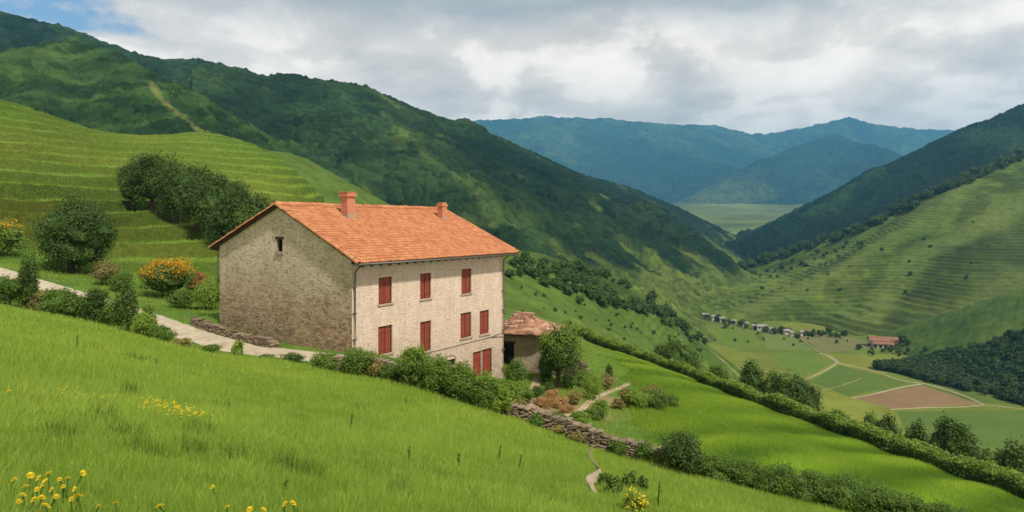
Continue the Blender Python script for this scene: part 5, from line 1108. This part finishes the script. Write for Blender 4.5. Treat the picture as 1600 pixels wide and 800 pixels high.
# ------------------------------------------------------------------ grass
def blades(name, X, Y, Z, hgt, wid, rg, mat, v, lean=.35, near=True):
    n = len(X); a = rg.uniform(0, 6.28, n); la = rg.uniform(0, 6.28, n); ln = rg.normal(0, lean, n)*hgt; lx, ly = np.cos(la)*ln+.12*hgt, np.sin(la)*ln-.05*hgt
    cx, cy_ = np.cos(a)*wid*.5, np.sin(a)*wid*.5; B_ = np.c_[X, Y, Z-.02]
    if near:
        V_ = np.stack([B_-np.c_[cx, cy_, 0*cx], B_+np.c_[cx, cy_, 0*cx], B_+np.c_[lx*.35+cx*.7, ly*.35+cy_*.7, hgt*.6], B_+np.c_[lx*.35-cx*.7, ly*.35-cy_*.7, hgt*.6], B_+np.c_[lx, ly, hgt]], 1).reshape(-1, 3)
        i = np.arange(n)*5; Q_ = np.c_[i, i+1, i+2, i+3]; T_ = np.c_[i+3, i+2, i+4]; k = 5
    else:
        V_ = np.stack([B_-np.c_[cx, cy_, 0*cx], B_+np.c_[cx, cy_, 0*cx], B_+np.c_[lx, ly, hgt]], 1).reshape(-1, 3); Q_ = None; i = np.arange(n)*3; T_ = np.c_[i, i+1, i+2]; k = 3
    return tag(link(name, mesh_np(name, V_, Q_, T_, [mat], {'v': np.repeat(np.clip(v, 0, 1), k)})), kind='stuff')
rg = np.random.default_rng(11)
# meadow: density falls with distance from where one stands
n_ = 620000; d = 2.2*(34/2.2)**rg.random(n_)**.85; th = rg.uniform(-.84, .80, n_); X = d*np.tan(th); Y = d
s = meadow_side(X, Y); fp = npath([(926, 698), (921, 706), (923, 716), (932, 727), (938, 735), (931, 742), (922, 750), (924, 762), (931, 773)]); pd_, _, _, _ = seg_dist(X, Y, fp)
m = (s > .15) & (pd_ > .10+.06*rg.random(n_)); X, Y = X[m], Y[m]; Z = H(X, Y); D_ = np.hypot(X, Y)
tx = np.zeros(len(X))
for (px, py, w, h) in TUSS:
    c = hit(px, py, ('meadow',))[0]; sc_ = c.y/F; rx, ry = max(.2, w*.4*sc_), max(.2, h*sc_*1.0); dx, dy = X-c.x, Y-c.y; ax = math.atan2(.30, 1.0)
    ux = dx*math.cos(ax)-dy*math.sin(ax); uy = dx*math.sin(ax)+dy*math.cos(ax); q_ = (ux/rx)**2+(uy/ry)**2+.5*fbm(X*2.2, Y*2.2, 2, 14)
    tx = np.maximum(tx, 1-sstep(.4, 1.2, q_))
pat = fbm(X*.25, Y*.25, 4, 81); pat2 = fbm(X*1.3, Y*1.3, 3, 82); hg = (.125+.06*rg.random(len(X)))*(1+.35*pat+.4*pat2)*(1+.4*tx); hg = np.clip(hg, .05, .6)
hg *= np.clip(1.25-.012*D_, .8, 1.2); wd_ = np.maximum(.0055, D_/608*.62)*rg.uniform(.6, 1.2, len(X))
v = .52+.30*pat+.18*pat2+rg.normal(0, .17, len(X)); isT = rg.random(len(X)) < tx*.4
nr = (D_ < 11) & ~isT; fr_ = (D_ >= 11) & ~isT
blades('grass', X[nr], Y[nr], Z[nr], hg[nr], wd_[nr], rg, M['grass'], v[nr]); blades('grass', X[fr_], Y[fr_], Z[fr_], hg[fr_], wd_[fr_], rg, M['grass'], v[fr_], near=False)
blades('tall_grass', X[isT], Y[isT], Z[isT], hg[isT]*1.1, wd_[isT], rg, M['tussock'], v[isT])
# sparse seed stalks standing over the grass
sk = rg.choice(len(X), 5200, replace=False, p=np.clip(.5+pat, .05, 2)/np.clip(.5+pat, .05, 2).sum())
blades('seed_grass', X[sk], Y[sk], Z[sk], hg[sk]*rg.uniform(1.3, 1.9, len(sk)), np.maximum(.004, D_[sk]/608*.38), rg, M['leaf_dry'], .4+.4*rg.random(len(sk)), lean=.25, near=False)
# lime field, with combed rows
n_ = 520000; X = rg.uniform(4, 32, n_); Y = rg.uniform(19, 82, n_); s = meadow_side(X, Y); dh, _, _, hs = seg_dist(X, Y, HEDGEW); gd = np.ones(n_, bool)
m = (s < -.5) & (hs > 0 if (seg_dist(np.array([20.]), np.array([40.]), HEDGEW)[3][0] > 0) else hs < 0) & (dh > .7) & ((X-(Y-30)*.12) > 6.8+1.2*fbm(Y*.2, X*.2, 2, 3)) & (np.abs(X/Y) < .9); X, Y = X[m], Y[m]; Z = H(X, Y)
rowp = fieldrow(X, Y); hg = (.17+.08*rg.random(len(X)))*(1+.45*np.clip(rowp, -1, 1)); v = .42+.6*rowp+.2*fbm(X*.1, Y*.1, 4, 92)+rg.normal(0, .10, len(X))
blades('crop_grass', X, Y, Z, hg, np.maximum(.01, Y/608*.62)*rg.uniform(.6, 1.2, len(X)), rg, M['fieldgrass'], v, near=False)
# yard and verges: rougher grass
n_ = 90000; X = rg.uniform(-50, 16, n_); Y = rg.uniform(24, 70, n_); s = meadow_side(X, Y); rd, _, _, _ = seg_dist(X, Y, ROADW)
la_ = (X-HC[0])*E1[0]+(Y-HC[1])*E1[1]; lb_ = (X-HC[0])*E2[0]+(Y-HC[1])*E2[1]; ins = (la_ > -.1) & (la_ < HL+.1) & (lb_ > -.1) & (lb_ < HW+.1)
bed = np.zeros(n_, bool)
for (bx, by), r_ in BEDS: bed |= np.hypot(X-bx, Y-by) < r_*.8
m = (s < -.3) & (rd > .95+.3*rg.random(n_)) & ~ins & ~bed & (np.abs(X/Y) < .9); X, Y = X[m], Y[m]; Z = H(X, Y); v = .3+.4*fbm(X*.3, Y*.3, 3, 95)+rg.normal(0, .2, len(X))
blades('rough_grass', X, Y, Z, .12+.16*rg.random(len(X)), np.maximum(.01, Y/608*.7), rg, M['grass'], v, near=False)
# long grass on the terrace edges
G = T1G; fl_i = rg.integers(28, 350, 110000); fl_j = rg.integers(0, G.shape[1]-1, 110000); f1, f2 = rg.random(110000)[:, None], rg.random(110000)[:, None]
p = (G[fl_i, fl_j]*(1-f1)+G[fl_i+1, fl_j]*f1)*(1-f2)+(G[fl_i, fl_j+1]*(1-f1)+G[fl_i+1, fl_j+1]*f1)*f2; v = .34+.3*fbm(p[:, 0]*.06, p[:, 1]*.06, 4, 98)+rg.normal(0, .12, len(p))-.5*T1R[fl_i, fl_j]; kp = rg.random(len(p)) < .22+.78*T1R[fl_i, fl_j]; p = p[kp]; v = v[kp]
blades('terrace_grass', p[:, 0], p[:, 1], p[:, 2], .22+.2*rg.random(len(p)), np.maximum(.02, p[:, 1]/608*.8), rg, M['grass'], v, near=False)

# ------------------------------------------------------------------ wild flowers and stalks in the meadow
def flower(px, py, hpx, label, k, d=None):
    """px, py: the flower head in the photo"""
    g = hit(px+1, py+hpx, ('meadow',))[0]; d = g.y; top = Vector(((px-800)/F*d, d, (HY-py)/F*d)); h = max(.18, top.z-g.z); root = empty('yellow_flower', (g.x, g.y, g.z), label, 'flower', 'yellow wild flowers in the meadow')
    st = MB(); b = RNG.normal(0, .03, 2); st.tube([(0, 0, -.02), (b[0], b[1], h*.5), (top.x-g.x, 0, h)], [.006, .005, .004], 5); st.build('stem', M['tussock'], root)
    hd = MB(); r = .0135*RNG.uniform(.7, 1.35); tx_, ty_ = RNG.normal(0, .35, 2); cx = top.x-g.x; npet = 12
    for ring, (rr, zz, tl_) in enumerate(((r*1.1, 0, .25), (r*.75, .006, .6), (r*.4, .010, 1.1))):
        for i in range(npet):
            a = i*6.283/npet+ring*.3; ca, sa = math.cos(a), math.sin(a); t0 = np.array([cx, 0, h+zz]); o_ = np.array([ca, sa, tl_*.8+ca*tx_+sa*ty_])*rr*1.6; s_ = np.array([-sa, ca, 0])*rr*.34
            hd.add([t0, t0+o_*.6+s_, t0+o_, t0+o_*.6-s_], [[0, 1, 2, 3]], a=RNG.random())
    hd.build('flower_head', M['petal_yellow'], root); return root
FL = [(75, 741, 'topmost yellow flower of the cluster in the lower corner'), (60, 748, 'small yellow flower high in the corner cluster'), (93, 750, 'bright yellow flower in the upper part of the corner cluster'), (106, 748, 'yellow flower at the upper right of the corner cluster'), (41, 763, 'yellow flower on the outer side of the corner cluster'), (116, 766, 'broad yellow flower on the inner side of the corner cluster'), (80, 768, 'yellow flower in the middle of the corner cluster'), (57, 768, 'small flower just beside the middle of the corner cluster'), (111, 784, 'large deep yellow flower at the lower right of the corner cluster'), (53, 786, 'yellow flower at the bottom of the corner cluster'), (36, 778, 'small flower at the lower left of the corner cluster'), (30, 790, 'lowest small flower by the picture corner'), (332, 762, 'single yellow flower standing alone in the meadow'), (154, 795, 'small yellow flower at the lower frame near the cluster'), (249, 792, 'pale yellow flower at the lower frame'), (355, 793, 'small flower at the lower frame below the single one'), (390, 797, 'yellow flower pair member at the lower frame'), (412, 797, 'orange yellow flower at the lower frame'), (445, 788, 'yellow flower by the brightest grass of the lower frame'), (458, 787, 'rightmost yellow flower along the lower frame'), (22, 752, 'faint yellow flower at the outer edge of the corner cluster'), (48, 744, 'small yellow bud high on the outer side of the corner cluster'), (68, 757, 'small yellow flower just under the topmost one of the cluster'), (99, 762, 'yellow flower inside the right half of the corner cluster'), (88, 780, 'yellow flower low in the right half of the corner cluster'), (66, 782, 'yellow flower low in the middle of the corner cluster'), (72, 796, 'yellow flower cut by the lower frame under the cluster'), (122, 778, 'small flower beside the large deep yellow one'), (130, 740, 'lone small flower uphill of the corner cluster'), (180, 788, 'small yellow flower right of the corner cluster'), (14, 620, 'yellow flower by the left frame far up the meadow')]
for k, (px, py, lb) in enumerate(FL): flower(px, py, 40 if py > 700 else 14, lb, k)
# drift of far yellow flowers
hd = MB()
for _ in range(170):
    t = rg.random(); px = 226+t*90+rg.normal(0, 9); py = 645+t*22+rg.normal(0, 4)
    if rg.random() < .10: px = 90+rg.random()*110; py = 625+rg.random()*22
    g = hit(px, py+6, ('meadow',))
    if g is None: continue
    g = g[0]; z = g.z+rg.uniform(.16, .30); r = .012
    for i in range(5): a = i*1.2566; hd.add([(g.x, g.y, z), (g.x+r*math.cos(a-.4), g.y+r*math.sin(a-.4), z+.012), (g.x+1.5*r*math.cos(a), g.y+1.5*r*math.sin(a), z+.014), (g.x+r*math.cos(a+.4), g.y+r*math.sin(a+.4), z+.012)], [[0, 1, 2, 3]], a=rg.random())
tag(hd.build('flower_drift', M['petal_yellow']), kind='stuff')
STK = [(548, 672, 24, 'thin stalk standing in the middle of the meadow'), (638, 728, 30, 'dark stalk left of the two stalks near the trail'), (716, 738, 30, 'thin weed stalk halfway between single stalk and trail'), (780, 722, 26, 'thin weed stalk nearer the stone wall beside the trail'), (812, 738, 28, 'upright stalk next to the narrow trail'), (1028, 798, 44, 'tall dark stalk beside the yellow green weed'), (445, 772, 20, 'short stalk near the lower frame'), (120, 545, 22, 'pale stalk under the roadside shrubs')]
for px, py, hpx, lb in STK:
    g = hit(px, py, ('meadow',))[0]; h = hpx*g.y/F; r = empty('weed_stalk', g, lb, 'weed', 'weed stalks in the meadow'); st = MB(); st.tube([(0, 0, -.05), (.02*h, 0, h*.5), (.07*h, .02, h)], [.014, .012, .007], 5); st.build('stem', M['tussock'], r)
    n_ = 26; zz = np.linspace(.25, 1, n_)*h; C_ = np.c_[.07*h*(zz/h)+RNG.normal(0, .016, n_), RNG.normal(0, .016, n_), zz]; V_, Q_ = leaf_quads(C_, np.c_[RNG.normal(0, 1, (n_, 2)), np.full(n_, .3)], .055, .018, rg); link('leaves', mesh_np('leaves', V_, Q_, mats=[M['tussock']], attrs={'v': np.repeat(RNG.random(n_), 4)}), r)
pplant('yellow_weed', 996, 806, 50, 42, LL, 'yellow green flowering weed at the lower frame beside the trail', d=None, n=2200, leaf=.045, flower=M['petal_yellow'], fl=.0, fam=.35, cat='weed')
for i, (px, py, w, h) in enumerate(((960, 776, 36, 34), (982, 768, 30, 36), (945, 762, 26, 26), (1005, 770, 20, 30))):
    pplant('weed_clump', px, py, w, h, LM, ['leafy weed clump right beside the trail above the yellow weed', 'tall weed clump behind the yellow weed', 'small weed clump touching the bend of the trail', 'narrow weed clump on the far side of the yellow weed'][i], n=1100, leaf=.06, cat='weed', shape='column', core=.3)

# ------------------------------------------------------------------ camera, light, sky, air
cam = bpy.data.cameras.new('camera'); co = bpy.data.objects.new('camera', cam); COL.objects.link(co)
co.location = (0, 0, 0); co.rotation_euler = (math.radians(90), 0, 0)
cam.sensor_width = 36; cam.lens = F/1600*36; cam.shift_y = -(400-HY)/1600; cam.clip_start = .1; cam.clip_end = 40000
scene.camera = co
SUN_AZ = math.radians(142)    # clockwise from +Y: over the right shoulder
SUN_EL = math.radians(54)
sl = bpy.data.lights.new('sun', 'SUN'); so = bpy.data.objects.new('sun', sl); COL.objects.link(so)
sl.energy = 3.6; sl.angle = math.radians(3); sl.color = (1, .93, .80)
dv = Vector((math.sin(SUN_AZ)*math.cos(SUN_EL), math.cos(SUN_AZ)*math.cos(SUN_EL), math.sin(SUN_EL)))
so.rotation_euler = dv.to_track_quat('Z', 'Y').to_euler()
wd = bpy.data.worlds.new('World'); scene.world = wd; wd.use_nodes = True; nt = wd.node_tree
for n_ in list(nt.nodes): nt.nodes.remove(n_)
n = N(nt); out = n('OutputWorld')
sky = n('TexSky', sky_type='NISHITA', sun_disc=False, sun_elevation=SUN_EL, sun_rotation=SUN_AZ)
g = n('TexCoord').outputs['Generated']; sx = n('SeparateXYZ', {0: g})
zc = n.math('MAXIMUM', sx.outputs[2], 0.0); iz = n.math('DIVIDE', 1.0, n.math('ADD', zc, .16))
pl = n('CombineXYZ', {0: n.math('MULTIPLY', sx.outputs[0], iz), 1: n.math('MULTIPLY', sx.outputs[1], iz), 2: n.math('MULTIPLY', zc, 1.5)}).outputs[0]
c1 = n.noise(pl, 1.0, 9, .60, .3); c2 = n.noise(pl, 2.1, 10, .54, .35); c3 = n.noise(g, 7.0, 8, .62, .3)
m = n.math('ADD', n.math('MULTIPLY', c1, .45), n.math('ADD', n.math('MULTIPLY', c2, .35), n.math('MULTIPLY', c3, .20)))
puff = n.ramp(n.math('ADD', n.math('MULTIPLY', c2, .6), n.math('MULTIPLY', c3, .4)), [(.50, (0, 0, 0)), (.54, (.6, .6, .6)), (.62, (1, 1, 1))])
shade = n.ramp(m, [(.38, (.58, .50, .42)), (.46, (.80, .69, .575)), (.53, (1.02, .875, .725)), (.62, (1.18, 1.01, .84))])
shade = n.mix(n.math('MULTIPLY', puff, .55), shade, (1.36, 1.20, 1.02, 1))
belly = n.math('MULTIPLY', n.math('SMOOTH_MIN', 1.0, n.math('MAXIMUM', n.math('MULTIPLY', n.math('SUBTRACT', n.math('ADD', zc, n.math('MULTIPLY', c1, .22)), .372), 13.0), 0.0), .1), .80)
shade = n.mix(belly, shade, (.27, .28, .285, 1))
bgs = n('Background', {0: sky.outputs[0], 1: .12}); bgc = n('Background', {0: shade, 1: 1.1})
# gaps of blue sky up to the left
gap = n('VectorMath', {0: g, 1: Vector((-.60, .74, .30)).normalized()}, operation='DOT_PRODUCT').outputs['Value']
gf = n.math('MAXIMUM', n.math('MULTIPLY', n.math('SUBTRACT', gap, .964), 10.0), 0.0)
cover = n.ramp(n.math('SUBTRACT', m, n.math('MULTIPLY', gf, .5)), [(.27, (0, 0, 0)), (.33, (1, 1, 1))])
ms = n('MixShader', {0: cover, 1: bgs.outputs[0], 2: bgc.outputs[0]}); nt.links.new(ms.outputs[0], out.inputs[0])
# haze
HAZE = 9.2e-5
hm, hnt, hout = newmat('valley_air'); hn = N(hnt)
pv = hn('VolumePrincipled', {'Color': (.17, .56, 1.0, 1), 'Density': HAZE, 'Anisotropy': 0.0}); hnt.links.new(pv.outputs[0], hout.inputs['Volume'])
hb = MB().box((-16000, -60, -140), (16000, 12500, 1900)); ho = hb.build('haze', hm); tag(ho, kind='stuff')
scene.view_settings.view_transform = 'Standard'; scene.view_settings.look = 'None'; scene.view_settings.gamma = 1; scene.view_settings.exposure = 0.34
cy = scene.cycles; cy.max_bounces = 5; cy.diffuse_bounces = 3; cy.glossy_bounces = 2; cy.transmission_bounces = 3; cy.volume_bounces = 0; cy.transparent_max_bounces = 6
cy.use_denoising = True; cy.volume_max_steps = 64
